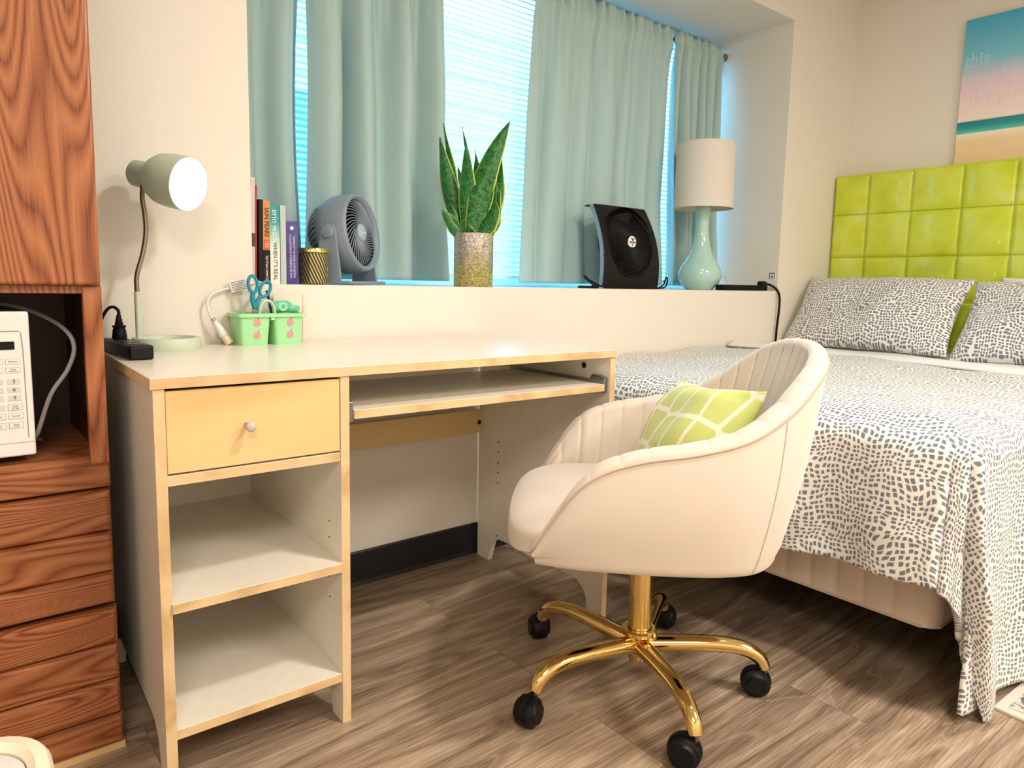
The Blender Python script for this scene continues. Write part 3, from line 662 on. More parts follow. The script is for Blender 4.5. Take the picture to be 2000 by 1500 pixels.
# ------------------------------------------------------------------ snake plant
sp = thing('snake_plant', 'snake plant with yellow edged leaves in a glitter mosaic cylinder pot', 'plant', (1.148, .085, LED))
b = MB(); b.lathe([(0, 0), (.066, 0), (.067, .002), (.067, .178), (.063, .178), (.063, .160), (0, .160)], n=56); b.build('pot', M['glitter'], sp, smooth='auto')
b = MB(); b.lathe([(0, .164), (.0625, .161)], n=24); b.build('soil', plain('potting soil', srgb(60, 44, 32), .95), sp)
# x, z rel to centre at pot top plane ; tips. view-plane direction
vr = Vector((.80, -.60, 0)); vd = Vector((.60, .80, 0))
def leaf(bx, bd, tx, tz, td, w, bend=0, twist=0, fold=.25):
    P0 = vr*bx+vd*bd+Vector((0, 0, .150)); P2 = vr*tx+vd*td+Vector((0, 0, tz)); P1 = (P0+P2)/2+vr*bend+Vector((0, 0, .01))
    def fn(u, v):
        c = P0*(1-v)**2+P1*2*v*(1-v)+P2*v*v; tg = ((P1-P0)*(1-v)+(P2-P1)*v).normalized()
        face = (vd*cos(twist+.5*v)+vr*sin(twist+.5*v)); sd = tg.cross(face).normalized(); nn = sd.cross(tg)
        ww = w*(.55+.45*min(1, v*2.5))*(1-max(0, (v-.35)/.65)**2.2)+.0004
        a = (u-.5)*2
        return (c+sd*a*ww/2+nn*abs(a)**1.6*ww*fold+nn*.0025*sin(v*14+bx*90)*a, (u, v))
    MB().grid(fn, 9, 26).build('leaf', M['leaf'], sp, smooth=True, solid=.0018)
PX = .00176  # metres per unit across at the pot
def lf(bu, tu, tv, wpx, bend=0, td=0, bd=0, tw=0, fold=.25): leaf((bu-925)*PX, bd, (tu-925)*PX, (560-tv)*PX*.985, td, wpx*PX*1.04, bend*PX, tw, fold)
lf(905, 857, 272, 34, -14, .03, .02, .1); lf(900, 863, 243, 26, -6, .05, .03, .5)
lf(912, 908, 290, 34, 2, -.02, -.02, 0, .12); lf(920, 899, 250, 20, 8, .05, .03, .9)
lf(928, 925, 296, 24, 4, .01, .0, .3); lf(922, 991, 243, 44, -26, -.02, -.03, -.2, .14)
lf(945, 974, 305, 34, 8, .02, .02, .4); lf(935, 968, 352, 22, -14, -.01, -.01, .7); lf(948, 966, 350, 16, 8, .0, .01, -.4)
lf(905, 862, 414, 26, 4, -.02, -.02, -.5, .2); lf(925, 966, 398, 34, 16, -.05, -.03, .3, .2); lf(945, 976, 408, 20, 6, .02, .0, .2); lf(918, 914, 442, 20, 0, -.05, -.04, 0, .2); lf(897, 880, 398, 16, -4, .0, .0, .2); lf(933, 940, 318, 26, 2, .03, .02, -.2); lf(950, 972, 372, 22, 6, -.02, -.02, .5); lf(915, 893, 330, 26, -6, .0, .0, .6); lf(930, 952, 290, 22, -4, .04, .03, .8)

# ------------------------------------------------------------------ black square fan
bf = thing('box_fan', 'black square panel fan with spiral grille and white round badge', 'fan', (2.000, .125, LED))
hw, fh = .172, .345
def fy(x, z): # front face depth: leans back to the top, convex in height
    t = z/fh; return .075*t*t*.9+.012*t-.030*sin(pi*t)*.6+.0
gc = (0.0, .195); gr = .138
b = MB()
def fanface(u, v):
    # disc hole mapped: radial grid from rim circle to rectangle
    a = 2*pi*u; c, s_ = cos(a), sin(a)
    k = min(((hw if c > 0 else hw)-0)/max(1e-6, abs(c)), ((fh-gc[1]) if s_ > 0 else gc[1]-.004)/max(1e-6, abs(s_)))
    r = gr+(k-gr)*v; x = gc[0]+r*c; z = gc[1]+r*s_
    wx = 1-.07*(z/fh)**2*1.0
    return Vector((x*wx, fy(x, z), z))
b.grid(fanface, 160, 8, cu=True); b.build('front_panel', M['black'], bf, smooth=True, solid=.006)
b = MB(); 
prof_f = [(fy(0, z)+.004, z) for z in [fh*i/14 for i in range(15)]]
for sg in (-1, 1):
    b = MB(); n = 15; vs = []
    for i in range(n):
        z = fh*i/14; x = sg*hw*(1-.07*(z/fh)**2); y = fy(0, z)
        for dx in (0, -sg*.004):
            vs += [Vector((x+dx, y-.002, z)), Vector((x+dx*1, y+.022, z))]
    fs = []
    for i in range(n-1):
        a = i*4; c = a+4
        fs += [(a, a+1, c+1, c), (a+2, c+2, c+3, a+3), (a, c, c+2, a+2), (a+1, a+3, c+3, c+1)]
    fs += [(0, 2, 3, 1), (4*(n-1), 4*(n-1)+1, 4*(n-1)+3, 4*(n-1)+2)]
    b.add(vs, fs); b.build('side_trim', plain('lit grey side trim', srgb(140, 146, 150), .4) if sg < 0 else M['black'], bf, smooth='auto')  # left trim has its lit grey put into the colour
b = MB(); b.grid(lambda u, v: Vector(((2*u-1)*hw*.93, fy(0, fh)-.002+.05*v, fh-.001-.004*v)), 6, 6); b.build('top_cover', M['black'], bf, solid=.004)
b = MB(); b.lathe([(.150, 0), (.150, .03), (.12, .07), (.06, .085), (0, .087)], (0, fy(0, .19)+.006, .195), (0, 1, -.22), 40); b.build('rear_housing', M['blackm'], bf, smooth=True)
b = MB()
for k in range(64):
    a = 2*pi*k/64
    P = []
    for j in range(9):
        t = j/8; r = .022+(gr-.022)*t; an = a-.95*t; x = r*cos(an); z = gc[1]+r*sin(an); P.append(Vector((x, fy(x, z)-.004+.012*(1-t)*t, z)))
    b.tube(P, .0023, 5)
for r in (.06, .10, gr): b.tube([Vector((r*cos(a), fy(0, gc[1]+r*sin(a))-.001, gc[1]+r*sin(a))) for a in [2*pi*i/48 for i in range(48)]], .0016, 5, closed=True)
b.build('grille', M['black'], bf, smooth=True)
b = MB()
for k in range(4):
    a = 2*pi*k/4+.3; b.grid(lambda u, v: Vector(((.02+.105*u)*cos(a+(v-.5)*1.1), fy(0, .195)+.036+(v-.5)*.018, gc[1]+(.02+.105*u)*sin(a+(v-.5)*1.1))), 6, 6)
b.build('blades', M['blackm'], bf, smooth=True, solid=.0015)
yb_ = fy(0, gc[1])-.008
b = MB(); b.lathe([(0, .004), (.024, .003), (.026, 0), (0, -.004)], (0, yb_, gc[1]), (0, -1, 0), 32); bd_ = b.build('badge', M['white'], bf, smooth='auto')
b = MB()
for sg in (-1, 1): b.prism([(sg*.001, gc[1]+.004), (sg*.010, gc[1]+.017), (sg*.006, gc[1]+.018), (sg*.000, gc[1]+.009)][::sg], 1, yb_-.0055, yb_-.0045)
b.prism([(-.003, gc[1]-.007), (0, gc[1]-.016), (.003, gc[1]-.007)], 1, yb_-.0055, yb_-.0045); b.build('logo_v', M['ink'], bd_)
text('VORNADO', .0085, M['ink'], bd_, basis((0, yb_-.0046, gc[1]-.001), (1, 0, 0), (0, 0, 1)), bold=.0002)
b = MB(); b.box(-.165, .165, .0, .15, 0, .010); b.build('base', M['blackm'], bf, bevel=.004)
bcx = Matrix.Translation((-.015, -.025, 0))
b = MB(); b.tube(spline([(-.30, .02, .005), (-.25, -.01, .006), (-.20, .03, .012), (-.21, .07, .04), (-.235, .05, .050), (-.25, .0, .03), (-.22, -.04, .008), (-.14, -.05, .006), (0, -.062, .006), (.14, -.05, .008), (.20, -.02, .04), (.215, .0, .05), (.225, .02, .02), (.20, .03, .005)], 8), .0035, 8); b.build('power_cord', M['blackm'], bf, smooth=True, xf=bcx)
b = MB(); b.rbox((-.245, -.02, .009), (.03, .02, .018), 5, 6); b.build('plug', M['blackm'], bf, smooth=True, xf=bcx)

# ------------------------------------------------------------------ table lamp
tl_ = thing('table_lamp', 'aqua ceramic bottle lamp with white drum shade on the ledge', 'table lamp', (2.518, .155, LED))
pts = [(0, .035), (.03, .05), (.06, .072), (.09, .087), (.12, .098)]
prof = [(0, 0), (.058, 0), (.062, .003), (.066, .008)] + [(r, z) for z, r in ((.03, .088), (.055, .098), (.08, .098), (.105, .090), (.135, .072), (.165, .054), (.20, .042), (.24, .0345), (.28, .031), (.33, .031), (.365, .034), (.385, .0365), (.39, .035))] + [(0, .39)]
b = MB(); b.lathe(prof, n=56); b.build('base', M['aqua'], tl_, smooth=True)
b = MB(); b.lathe([(.012, .388), (.012, .41), (.009, .412), (.009, .44), (0, .44)], n=20); b.build('socket', M['goose'], tl_, smooth='auto')
b = MB(); b.lathe([(.134, .375), (.130, .665), (.1285, .665), (.1325, .375), (.134, .375)], n=72); sh = b.build('lamp_shade', M['shade'], tl_, smooth='auto')
b = MB(); b.lathe([(.1348, .374), (.1348, .380), (.1318, .380), (.1318, .374), (.1348, .374)], n=72); b.lathe([(.1308, .660), (.1308, .666), (.1280, .666), (.1280, .660), (.1308, .660)], n=72); b.build('shade_trim', plain('shade trim', srgb(228, 214, 190), .8), sh, smooth='auto')
b = MB()
for k in range(3):
    a = 2*pi*k/3; b.tube([(0, 0, .64), (.129*cos(a), .129*sin(a), .655)], .0016, 6)
b.tube([(0, 0, .44), (0, 0, .655)], .002, 6); b.build('spider', M['goose'], tl_)
b = MB(); b.tube(spline([(-.02, .06, .02), (.02, .02, .06), (.045, .0, .065), (.06, -.01, .03), (.065, -.01, .006), (.09, .0, .03), (.10, .01, .004), (.12, .0, .003)], 8), .0017, 6); b.build('cord', plain('clear cord', srgb(206, 196, 184), .3), tl_, smooth=True, xf=Matrix.Translation((.102, -.035, 0)))
ps2 = thing('power_strip', 'black power strip on the right end of the window ledge', 'power strip', (2.72, .045, LED), .0)
b = MB(); b.box(-.20, .165, -.024, .024, .001, .027); b.build('body', M['blackm'], ps2, bevel=.004)
b = MB(); b.rbox((.145, -.004, .034), (.05, .03, .028), 4, 8); b.build('plug', M['blackm'], ps2, smooth=True)
b = MB(); b.tube(spline([(.165, -.004, .034), (.19, -.02, .03), (.207, -.048, .008), (.212, -.062, -.03), (.212, -.063, -.10), (.208, -.060, -.18), (.205, -.06, -.24), (.20, -.05, -.30)], 8), .0055, 8); b.build('cord', M['blackm'], ps2, smooth=True)
b = MB(); b.box(RX1-.002, RX1, .014, .046, .960, .998); o = b.build('arrow_sticker', M['white']); tag(o, 'tiny white sticker with a black arrow on the right recess wall', 'sticker')
b = MB(); b.box(-.0026, -.002, .018, .042, .990, .994); b.box(-.0026, -.002, .0285, .0315, .966, .984); b.prism([(.024, .975), (.036, .975), (.030, .966)], 0, -.0026, -.002); b.box(-.0026, -.002, .016, .019, .964, .994); b.box(-.0026, -.002, .041, .044, .964, .994); b.build('arrow', M['ink'], o, xf=Matrix.Translation((RX1, 0, 0)))

# ------------------------------------------------------------------ oak wall cabinet
cb = thing('oak_cabinet', 'tall oak wall cabinet with open microwave nook and sculpted drawers', 'cabinet', (-.045, -.39, 0))
CW = .86; D_ = .385
b = MB(); b.box(-CW, 0, .006, D_, .885, 2.3); b.build('upper_box', M['oakshade'], cb)
b = MB(); b.box(-.016, 0, .004, D_, .02, .885); b.box(-CW, -CW+.016, .004, D_, .02, .885); b.box(-CW+.016, -.016, D_-.01, D_, .02, .885); b.build('carcass', M['oakshade'], cb)
for x0_ in (-.030, -CW): b = MB(); b.box(x0_, x0_+.0302, -.003, .015, .568, .898); b.build('stile', M['oak'], cb, bevel=.001)
b = MB(); b.box(-CW, 0, .003, .02, .886, .9); b.build('top_rail', M['oak'], cb, bevel=.001)
def panel(x0, x1, z0, z1, bands, name, mat, th=.016, bv=.010):
    b = MB(); b.box(x0, x1, -.004, .006, z0, z1)
    o = MB()
    H = z1-z0; zs = z0
    for w in bands:
        za, zb = zs, zs+H*w; zs = zb; n = 6
        ring = []
        for k in range(n+1):
            t = k/n; ins = bv*(1-cos(t*pi/2)) ; dep = th*sin(t*pi/2)
            ring.append((x0+ins, x1-ins, za+ins*.8, zb-ins*.8, -.004-dep*1.0))
        vs = []; 
        for (a, c, e, g, y) in ring: vs += [(a, y, e), (c, y, e), (c, y, g), (a, y, g)]
        fs = [(4*k+i, 4*k+(i+1) % 4, 4*k+4+(i+1) % 4, 4*k+4+i) for k in range(n) for i in range(4)]+[(4*n, 4*n+1, 4*n+2, 4*n+3)]
        b.add(vs, fs)
    return b.build(name, mat, cb)
hx = -CW/2
d1 = MB(); 
b = MB(); b.box(-CW, -.002, -.018, .004, .9005, 2.28); b.build('door', M['oak'], cb, bevel=.006, seg=3)
b = MB(); b.box(-CW, 0, .004, D_-.012, .567, .585); b.build('nook_shelf', M['oakh'], cb)
panel(-CW, -.0, .526, .572, (1,), 'shelf_rail', M['oakh'], .010, .006)
panel(-CW, -.002, .300, .522, (.36, .36, .28)[::-1], 'drawer', M['oakh'])
panel(-CW, -.000, .076, .291, (.33, .34, .33), 'drawer', M['oakh'])
panel(-CW, .002, .014, .072, (1,), 'plinth', M['oakh'], .012, .008)
b = MB(); b.box(-CW, .003, -.014, .006, 0, .013); b.build('floor_strip', plain('pale strip', srgb(214, 178, 126), .5), cb)
b = MB(); b.box(-CW+.016, -.016, .01, .03, .014, .567); b.build('inner_front', M['oakshade'], cb)
# microwave
mw = thing('microwave', 'white microwave oven with keypad in the oak cabinet nook', 'microwave', (-.158, -.375, .586))
b = MB(); b.box(-.46, 0, .012, .30, .012, .262); b.build('body', M['white'], mw, bevel=.008, seg=3)
b = MB(); b.box(-.462, .001, -.004, .0125, .012, .268); fp = b.build('front_panel', M['white'], mw, bevel=.004, seg=3)
b = MB(); b.box(-.46, -.12, -.008, -.004, .02, .26); dd = b.build('door', M['white'], mw, bevel=.003)
b = MB(); b.box(-.43, -.17, -.0088, -.008, .06, .22); b.build('door_window', M['black'], dd)
b = MB(); b.box(-.40, -.38, .03, .05, .0, .012); b.box(-.06, -.04, .03, .05, 0, .012); b.box(-.06, -.04, .26, .28, 0, .012); b.box(-.40, -.38, .26, .28, 0, .012); b.build('feet', M['black'], mw)
b = MB(); b.box(-.105, -.022, -.0052, -.004, .202, .216); b.build('display', M['black'], mw)
b = MB(); b.tube([(-.012, -.0045, .232), (-.010, -.0045, .20), (-.009, -.0045, .045)], .0007, 5); b.tube([(-.10, -.0045, .234), (-.014, -.0045, .234)], .0007, 5); b.box(-.46, .001, -.0046, -.0039, .0365, .0372); b.build('panel_groove', M['keyline'], mw)
def key(x, z, w, h, s, size, boxed):
    if boxed:
        b = MB(); b.box(x-w/2, x+w/2, -.0046, -.0040, z-h/2, z+h/2); k = b.build('button', M['keyline'], mw)
        b = MB(); b.box(x-w/2+.0005, x+w/2-.0005, -.0050, -.0044, z-h/2+.0005, z+h/2-.0005); b.build('button_face', M['white'], k)
    else:
        b = MB(); b.box(x-w/2, x+w/2, -.0048, -.0040, z-h/2, z+h/2); k = b.build('button', M['key'], mw, bevel=.0003)
    lines = s.split('|')
    for i, ln in enumerate(lines): text(ln, size, M['ink'], k, basis((x, -.0051, z+(len(lines)-1)*size*.42-i*size*.84), (1, 0, 0), (0, 0, 1)), .0001)
ks = [.177, .162, .141, .126, .111]
for c, x in enumerate((-.076, -.051, -.026)):
    key(x, .181, .021, .010, ('Cook', 'Sensor', 'Reheat')[c], .0045, True)
    key(x, .166, .021, .010, ('Power', 'Timer', 'Time|Defrost')[c], .0040, True)
    for r in range(3): key(x, .146-.0145*r, .019, .010, str(r*3+c+1), .009, False)
    key(x, .1005, .021, .011, ('Stop', '0', 'Add|30 Sec')[c], .0045 if c != 1 else .009, c != 1)
    key(x, .085, .021, .010, ('Level', 'Clock', 'Sound')[c], .0045, True)
    key(x, .068, .021, .011, ('Off', 'Start|Pause', 'Easy|Cook')[c], .0042, True)
mcx = Matrix.Translation((.158, .375, -.586))
b = MB(); b.tube(spline([(-.135, -.20, .5885), (-.148, -.26, .606), (-.144, -.28, .623), (-.121, -.28, .690), (-.092, -.28, .735), (-.078, -.275, .775), (-.085, -.262, .806), (-.112, -.24, .832), (-.16, -.18, .855), (-.22, -.10, .862), (-.24, -.02, .862)], 8), .0042, 10); b.build('power_cord', M['cordgrey'], mw, smooth=True, xf=mcx)

# ------------------------------------------------------------------ foreground stool
fs_ = thing('dining_chair', 'pale seat with grey tweed cushion and cream rim at the lower left', 'chair', (-.46, -1.25, 0))
def rrect(hx, hy, r, z, n=8):
    return [Vector((cx+r*cos(radians(st+k*90/n)), cy+r*sin(radians(st+k*90/n)), z)) for cx, cy, st in ((hx-r, hy-r, 0), (-hx+r, hy-r, 90), (-hx+r, -hy+r, 180), (hx-r, -hy+r, 270)) for k in range(n+1)]
b = MB(); rg = [rrect(.243, .238, .06, .405), rrect(.247, .242, .062, .42), rrect(.247, .242, .062, .442), rrect(.243, .238, .06, .449), rrect(.232, .227, .055, .452), rrect(.226, .221, .052, .446), rrect(.226, .221, .052, .405)]
N = len(rg[0]); b.add([p for r in rg for p in r], [(k % 7*N+i, k % 7*N+(i+1) % N, (k+1) % 7*N+(i+1) % N, (k+1) % 7*N+i) for k in range(7) for i in range(N)]); b.build('seat_frame', M['cream'], fs_, smooth='auto')
b = MB(); rg = [rrect(.225, .220, .052, .41), rrect(.225, .220, .052, .444), rrect(.215, .21, .048, .453), rrect(.17, .165, .04, .458), rrect(.05, .05, .02, .459)]
b.add([p for r in rg for p in r], [(k*N+i, k*N+(i+1) % N, (k+1)*N+(i+1) % N, (k+1)*N+i) for k in range(4) for i in range(N)]+[tuple(range(4*N, 5*N)), tuple(range(N))[::-1]]); b.build('seat_cushion', M['tweed'], fs_, smooth='auto')
for sx in (-1, 1):
    for sy in (-1, 1):
        b = MB(); b.tube([(sx*.205, sy*.2, .407), (sx*.225, sy*.22, 0)], lambda t: .02-.006*t, 12); b.build('leg', M['cream'], fs_, smooth='auto')

# ------------------------------------------------------------------ bed
bed = thing('bed', 'double bed with quilted cream box spring and white mattress', 'bed', (0, 0, 0))
BX0, BX1, BY0, BY1 = 1.43, 3.405, -1.30, -.02
b = MB(); b.box(BX0+.10, BX1, BY0+.10, BY1, .12, .158)
for x in (1.95, 3.3):
    for y in (-1.05, -.12): b.box(x-.03, x+.03, y-.03, y+.03, 0, .12)
b.build('frame', M['blackm'], bed)
b = MB(); per = []
def quilt(u, v):
    L1 = BY1-BY0; L2 = BX1-BX0; d = u*(L1+L2); z = .158+.20*v; r = .035
    if d < L1-r: x, y = BX0, BY1-d; nx, ny = -1, 0
    elif d < L1+r*.57:
        a = (d-(L1-r))/(r*1.57)*pi/2; x, y = BX0+r-r*cos(a), BY0+r-r*sin(a); nx, ny = -cos(a), -sin(a)
    else: x, y = min(BX1, BX0+r+(d-L1-r*.57)), BY0; nx, ny = 0, -1
    q_ = d/.066; puff = .006*(1-abs(2*(q_-int(q_))-1)**4)*min(1, 8*v, 8*(1-v))
    puff += -.008*(1 if v > .98 else 0)
    return (Vector((x+nx*puff, y+ny*puff, z)), (u, v))
b.grid(quilt, 640, 12); b.box(BX0+.01, BX1, BY0+.01, BY1, .159, .355); b.build('box_spring', M['boxs'], bed, smooth='auto')
b = MB(); b.box(BX0+.012, BX1, BY0+.012, BY1, .157, .163); b.tube([(BX0, BY1, .160), (BX0, BY0+.03, .160), (BX0+.03, BY0, .160), (BX1, BY0, .160)], .004, 6); b.build('welt', M['seam'], bed)
b = MB(); b.rbox(((BX0-.03+BX1)/2, (BY0+BY1)/2, .478), (BX1-BX0+.03, BY1-BY0, .25), 14, 20); b.build('mattress', M['sheet'], bed, smooth=True)
hb_ = thing('headboard', 'lime green square tufted leather headboard', 'headboard', (3.43, 0, 0))
yt = [.010, -.182, -.386, -.602, -.808, -1.014, -1.22, -1.40]; zt = [.55, .66, .87, 1.085, 1.302, 1.505]
yt = [-.004]+yt[1:]
def tuft(u, v):
    y = yt[0]+(yt[-1]-yt[0])*u; z = .30+(1.505-.30)*v
    def cell(p, arr):
        arr = sorted(arr)
        for i in range(len(arr)-1):
            if arr[i] <= p <= arr[i+1]: return 2*(p-arr[i])/(arr[i+1]-arr[i])-1
        return 0.0
    a, c = cell(y, yt), cell(z, zt)
    h = .006*(1-abs(a)**2.6)*(1-abs(c)**2.6)+.008*(1-max(abs(a), abs(c))**22)
    edge_ = min(1, (y-yt[-1])/.012, (yt[0]-y)/.012, (1.505-z)/.012) if True else 1
    h = h*1+ (max(0, edge_)-1)*.02
    return Vector((-h-.0, y, z))
MB().grid(tuft, 300, 170).build('tufted_front', M['lime'], hb_, smooth=True)
b = MB(); b.box(.002, .118, -1.40, -.003, .0, 1.505); b.build('headboard_frame', M['lime'], hb_, bevel=.008, seg=3)
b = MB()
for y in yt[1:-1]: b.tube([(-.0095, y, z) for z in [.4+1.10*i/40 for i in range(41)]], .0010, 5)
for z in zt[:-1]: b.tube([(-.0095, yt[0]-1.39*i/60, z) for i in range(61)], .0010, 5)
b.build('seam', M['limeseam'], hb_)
# duvet
MT = .625
dv = thing('duvet', 'white duvet with small grey squares draped over the foot of the bed', 'duvet', (0, 0, 0))
CX, CY = 1.372, -1.335       # corner of the mattress top, already padded
XH, YW = 2.53, -.012
def duvet(u, v):
    AF, BF = .345, .62       # hang lengths foot / side
    LX, LY = XH-CX, YW-CY
    a = -LX+(LX+AF)*u; bb = -LY+(LY+BF)*v        # >0 past the edge
    wob = noise.noise(Vector((a*3, bb*3, 2)))
    puff = .020*noise.noise(Vector((a*2.2, bb*2.2, 5)))+.010*noise.noise(Vector((a*7, bb*5, 1)))
    if a <= 0 and bb <= 0:
        x, y, z = CX-a, CY-bb, MT+.022+puff
        ed = min(-a, -bb); z -= .03*exp(-(ed/.04)) if ed < .2 else 0
        if -a > LX-.03: z -= .012*(1-(LX+a)/.03)
        x += -(-a > LX-.12)*0
        x -= .09*max(0, -a/LX)**6*((CY-bb-YW)/(-1.3))  # the folded end runs slightly askew
        p = Vector((x, y, z))
    elif bb <= 0:
        d = a; R_ = .045; yy = CY-bb
        hem = .9+.1*sin(yy*6)
        if d < R_*1.57: an = d/R_; x = CX-R_*sin(an)*.9; z = MT-.008-R_*(1-cos(an))+puff*.5
        else: x = CX-R_*.9; z = MT-.008-R_-(d-R_*1.57)
        g = min(1, d/.25); x -= (.016*sin(yy*13+1.5*sin(yy*5))+.010*sin(yy*31+3*z)+.030*noise.noise(Vector((yy*7, z*5, 3))))*g+.015*g
        near = max(0, 1-(-bb)/.25); x -= .02*near*g; z += .012*sin(yy*9+1)*g
        p = Vector((x, yy, z+.0))
    elif a <= 0:
        d = bb; R_ = .045; xx = CX-a
        if d < R_*1.57: an = d/R_; y = CY-R_*sin(an)*.9; z = MT-.008-R_*(1-cos(an))+puff*.5
        else: y = CY-R_*.9; z = MT-.008-R_-(d-R_*1.57)
        g = min(1, d/.4); y -= (.022*sin(xx*11+2)+.012*sin(xx*23))*g+.02*g
        p = Vector((xx, y, max(.008, z)))
    else:
        r = sqrt(a*a+bb*bb); th = atan2(bb, a); R_ = .045; g = min(1, r/.35)
        if r < R_*1.57: an = r/R_; rho = R_*sin(an)*.9; z = MT-.008-R_*(1-cos(an))
        else: rho = R_*.9; z = MT-.008-R_-(r-R_*1.57)
        fold = .026*sin(th*6.0+.6)+.012*sin(th*13+1)
        rho += (.014+fold*(sin(2*th)))*g
        sw = .10*sin(2*th)*g*0
        x = CX-rho*cos(th+sw); y = CY-rho*sin(th+sw); y -= .0
        p = Vector((x+.32*max(0, (r-.22))*sin(th)**2, y-.012*g*sin(th), max(.006, z)))
    p += Vector((0, 0, .0))+Vector((.5, .5, 0))*.012*noise.noise(p*9)*min(1, max(a, bb, 0)*4)
    return (p, (a, bb))
o = MB().grid(duvet, 240, 240).build('cover', M['dots'], dv, smooth=True, solid=.012)
def quilttop(u, v):
    return None
sh_ = thing('bed_sheet', 'white sheet folded back between duvet and pillows', 'bed sheet', (0, 0, 0))
def sheet(u, v):
    x = 2.47+.85*u; y = -.014-1.33*v; z = MT+.010+.036*exp(-((u-.05)/.07)**2)+.012*noise.noise(Vector((x*5, y*3, 0)))
    x -= .10*(v)*(1-u)*1.0-.05*(1-u)
    if v > .96: z -= .08*(v-.96)/.04
    return (Vector((x, y, z)), (u, v))
MB().grid(sheet, 60, 80).build('folded_sheet', M['sheet'], sh_, smooth=True, solid=.008)
# pillows
def pillow(name, label, c, w, h, t, tilt, rz, mat, cat='pillow', group=None, seed=0, uvs=1.0, roll=0, pk=.06, puff=.45):
    o = thing(name, label, cat, c, 0, group); o.rotation_mode = 'XYZ'
    mt = Matrix.Rotation(rz, 4, 'Z') @ Matrix.Rotation(tilt, 4, 'X') @ Matrix.Rotation(roll, 4, 'Y')
    b = MB()
    for sg in (-1, 1):
        def fn(u, v, sg=sg):
            a, c_ = 2*u-1, 2*v-1
            a2 = sin(a*pi/2)*.5+a*.5; c2 = sin(c_*pi/2)*.5+c_*.5
            x = w/2*a2*(1-pk*(1-c2*c2)**1*abs(a2)**2*1.0)*(1) ; z = h/2*c2*(1-pk*1.3*(1-a2*a2)*abs(c2)**2)
            e = max(0, (1-a2**2)*(1-c2**2))**puff
            y = sg*t/2*e*(1+.18*noise.noise(Vector((x*5, z*5, sg+seed))))
            y += .010*noise.noise(Vector((x*12, z*12, seed+3)))*min(1, e*3)
            y += .012*noise.noise(Vector((a*1.5, c_*1.5, seed)))
            return (mt @ Vector((x, y, z)), (x*uvs+.5, z*uvs+.5*h/w))
        b.grid(fn, 56, 44, flip=sg > 0)
    b.build('pillowcase' if cat == 'pillow' else 'cushion_cover', mat, o, smooth=True, weld=True)
    return o
M['dotsp'] = dots('dotted pillowcase', 80, 80, .29)
# pillows face -x: local y is thickness; rz=-90deg puts width along y
pillow('pillow', 'grey dotted pillow nearest the window wall', (3.11, -.380, .812), .74, .42, .18, radians(-38), radians(-90), M['dotsp'], 'pillow', 'dotted pillows', 1)
pillow('pillow', 'grey dotted pillow cut off by the right edge of the photo', (3.11, -1.09, .800), .68, .42, .18, radians(-38), radians(-90), M['dotsp'], 'pillow', 'dotted pillows', 2)
pillow('pillow', 'plain white pillow behind the right dotted pillow', (3.325, -1.13, .80), .66, .38, .09, radians(-14), radians(-90), M['sheet'], 'pillow', None, 3)

# canvas print
ar = thing('canvas_print', 'beach sunset canvas print with outlined script words above the headboard', 'wall art', (XR, -.515, 1.515))
b = MB(); b.box(-.022, -.002, -1.22, 0, 0, .655); b.build('canvas', M['art'], ar, bevel=.001)
def neon(s, size, y, z):
    mtx = basis((-.0225, y, z), (0, -1, 0), (0, 0, 1))
    cu = bpy.data.curves.new('lettering', 'FONT'); cu.body = s; cu.size = size; cu.fill_mode = 'NONE'; cu.bevel_depth = .0011; cu.bevel_resolution = 1; cu.space_character = 1.1; cu.resolution_u = 4
    o = bpy.data.objects.new('lettering', cu); COL.objects.link(o); dg = bpy.context.evaluated_depsgraph_get(); me = bpy.data.meshes.new_from_object(o.evaluated_get(dg)); bpy.data.objects.remove(o)
    me.transform(Matrix.Diagonal((.72, 1, 1, 1))); me.transform(mtx); me.materials.clear(); me.materials.append(M['inkwhite']); o = bpy.data.objects.new('lettering', me); COL.objects.link(o); o.parent = ar
neon('this', .088, -.008, .440); neon('must be', .088, -.002, .352); neon('the place', .088, -.042, .272)

# rug
rg = thing('rug', 'grey patterned rug corner beside the hanging duvet', 'rug', (1.50, -1.405, 0), -.05)
b = MB(); b.box(0, 1.6, -1.3, 0, 0, .008); b.build('border', M['rugedge'], rg, bevel=.002)
b = MB(); b.box(.022, 1.578, -1.278, -.022, .008, .0095); b.build('pile', M['rug'], rg)

# ------------------------------------------------------------------ desk chair
ch = thing('office_chair', 'cream velvet channel back bucket chair on a gold five star base', 'office chair', (.92, -.89, 0), radians(137))
# local frame: +x forward, +y left, z up
RIM = [(0, .330, .0, .795), (.15, .322, .085, .790), (.3, .298, .160, .770), (.42, .258, .212, .735), (.52, .208, .250, .693), (.62, .135, .280, .650), (.72, .045, .290, .624), (.82, -.055, .291, .606), (.9, -.130, .289, .578), (.95, -.182, .284, .530), (1.0, -.248, .272, .425)]
BOT = [(0, .238, .0), (.15, .235, .085), (.3, .225, .163), (.42, .203, .220), (.52, .162, .262), (.62, .098, .283), (.72, .015, .290), (.82, -.070, .289), (.9, -.140, .284), (.95, -.192, .276), (1.0, -.243, .262)]
def rim(s):
    f, l, z = interp(RIM, abs(s)); return Vector((-f, l*(1 if s >= 0 else -1), z))
def bot(s):
    f, l = interp(BOT, abs(s)); return Vector((-f, l*(1 if s >= 0 else -1), 0))
def inward(fn, s):
    e = .01; d = fn(min(1, s+e))-fn(max(-1, s-e)); n = Vector((-d.y, d.x, 0)); n.normalize()
    c = Vector((0.02, 0, 0))-fn(s); return n if n.dot(c) > 0 else -n
ZB = .392
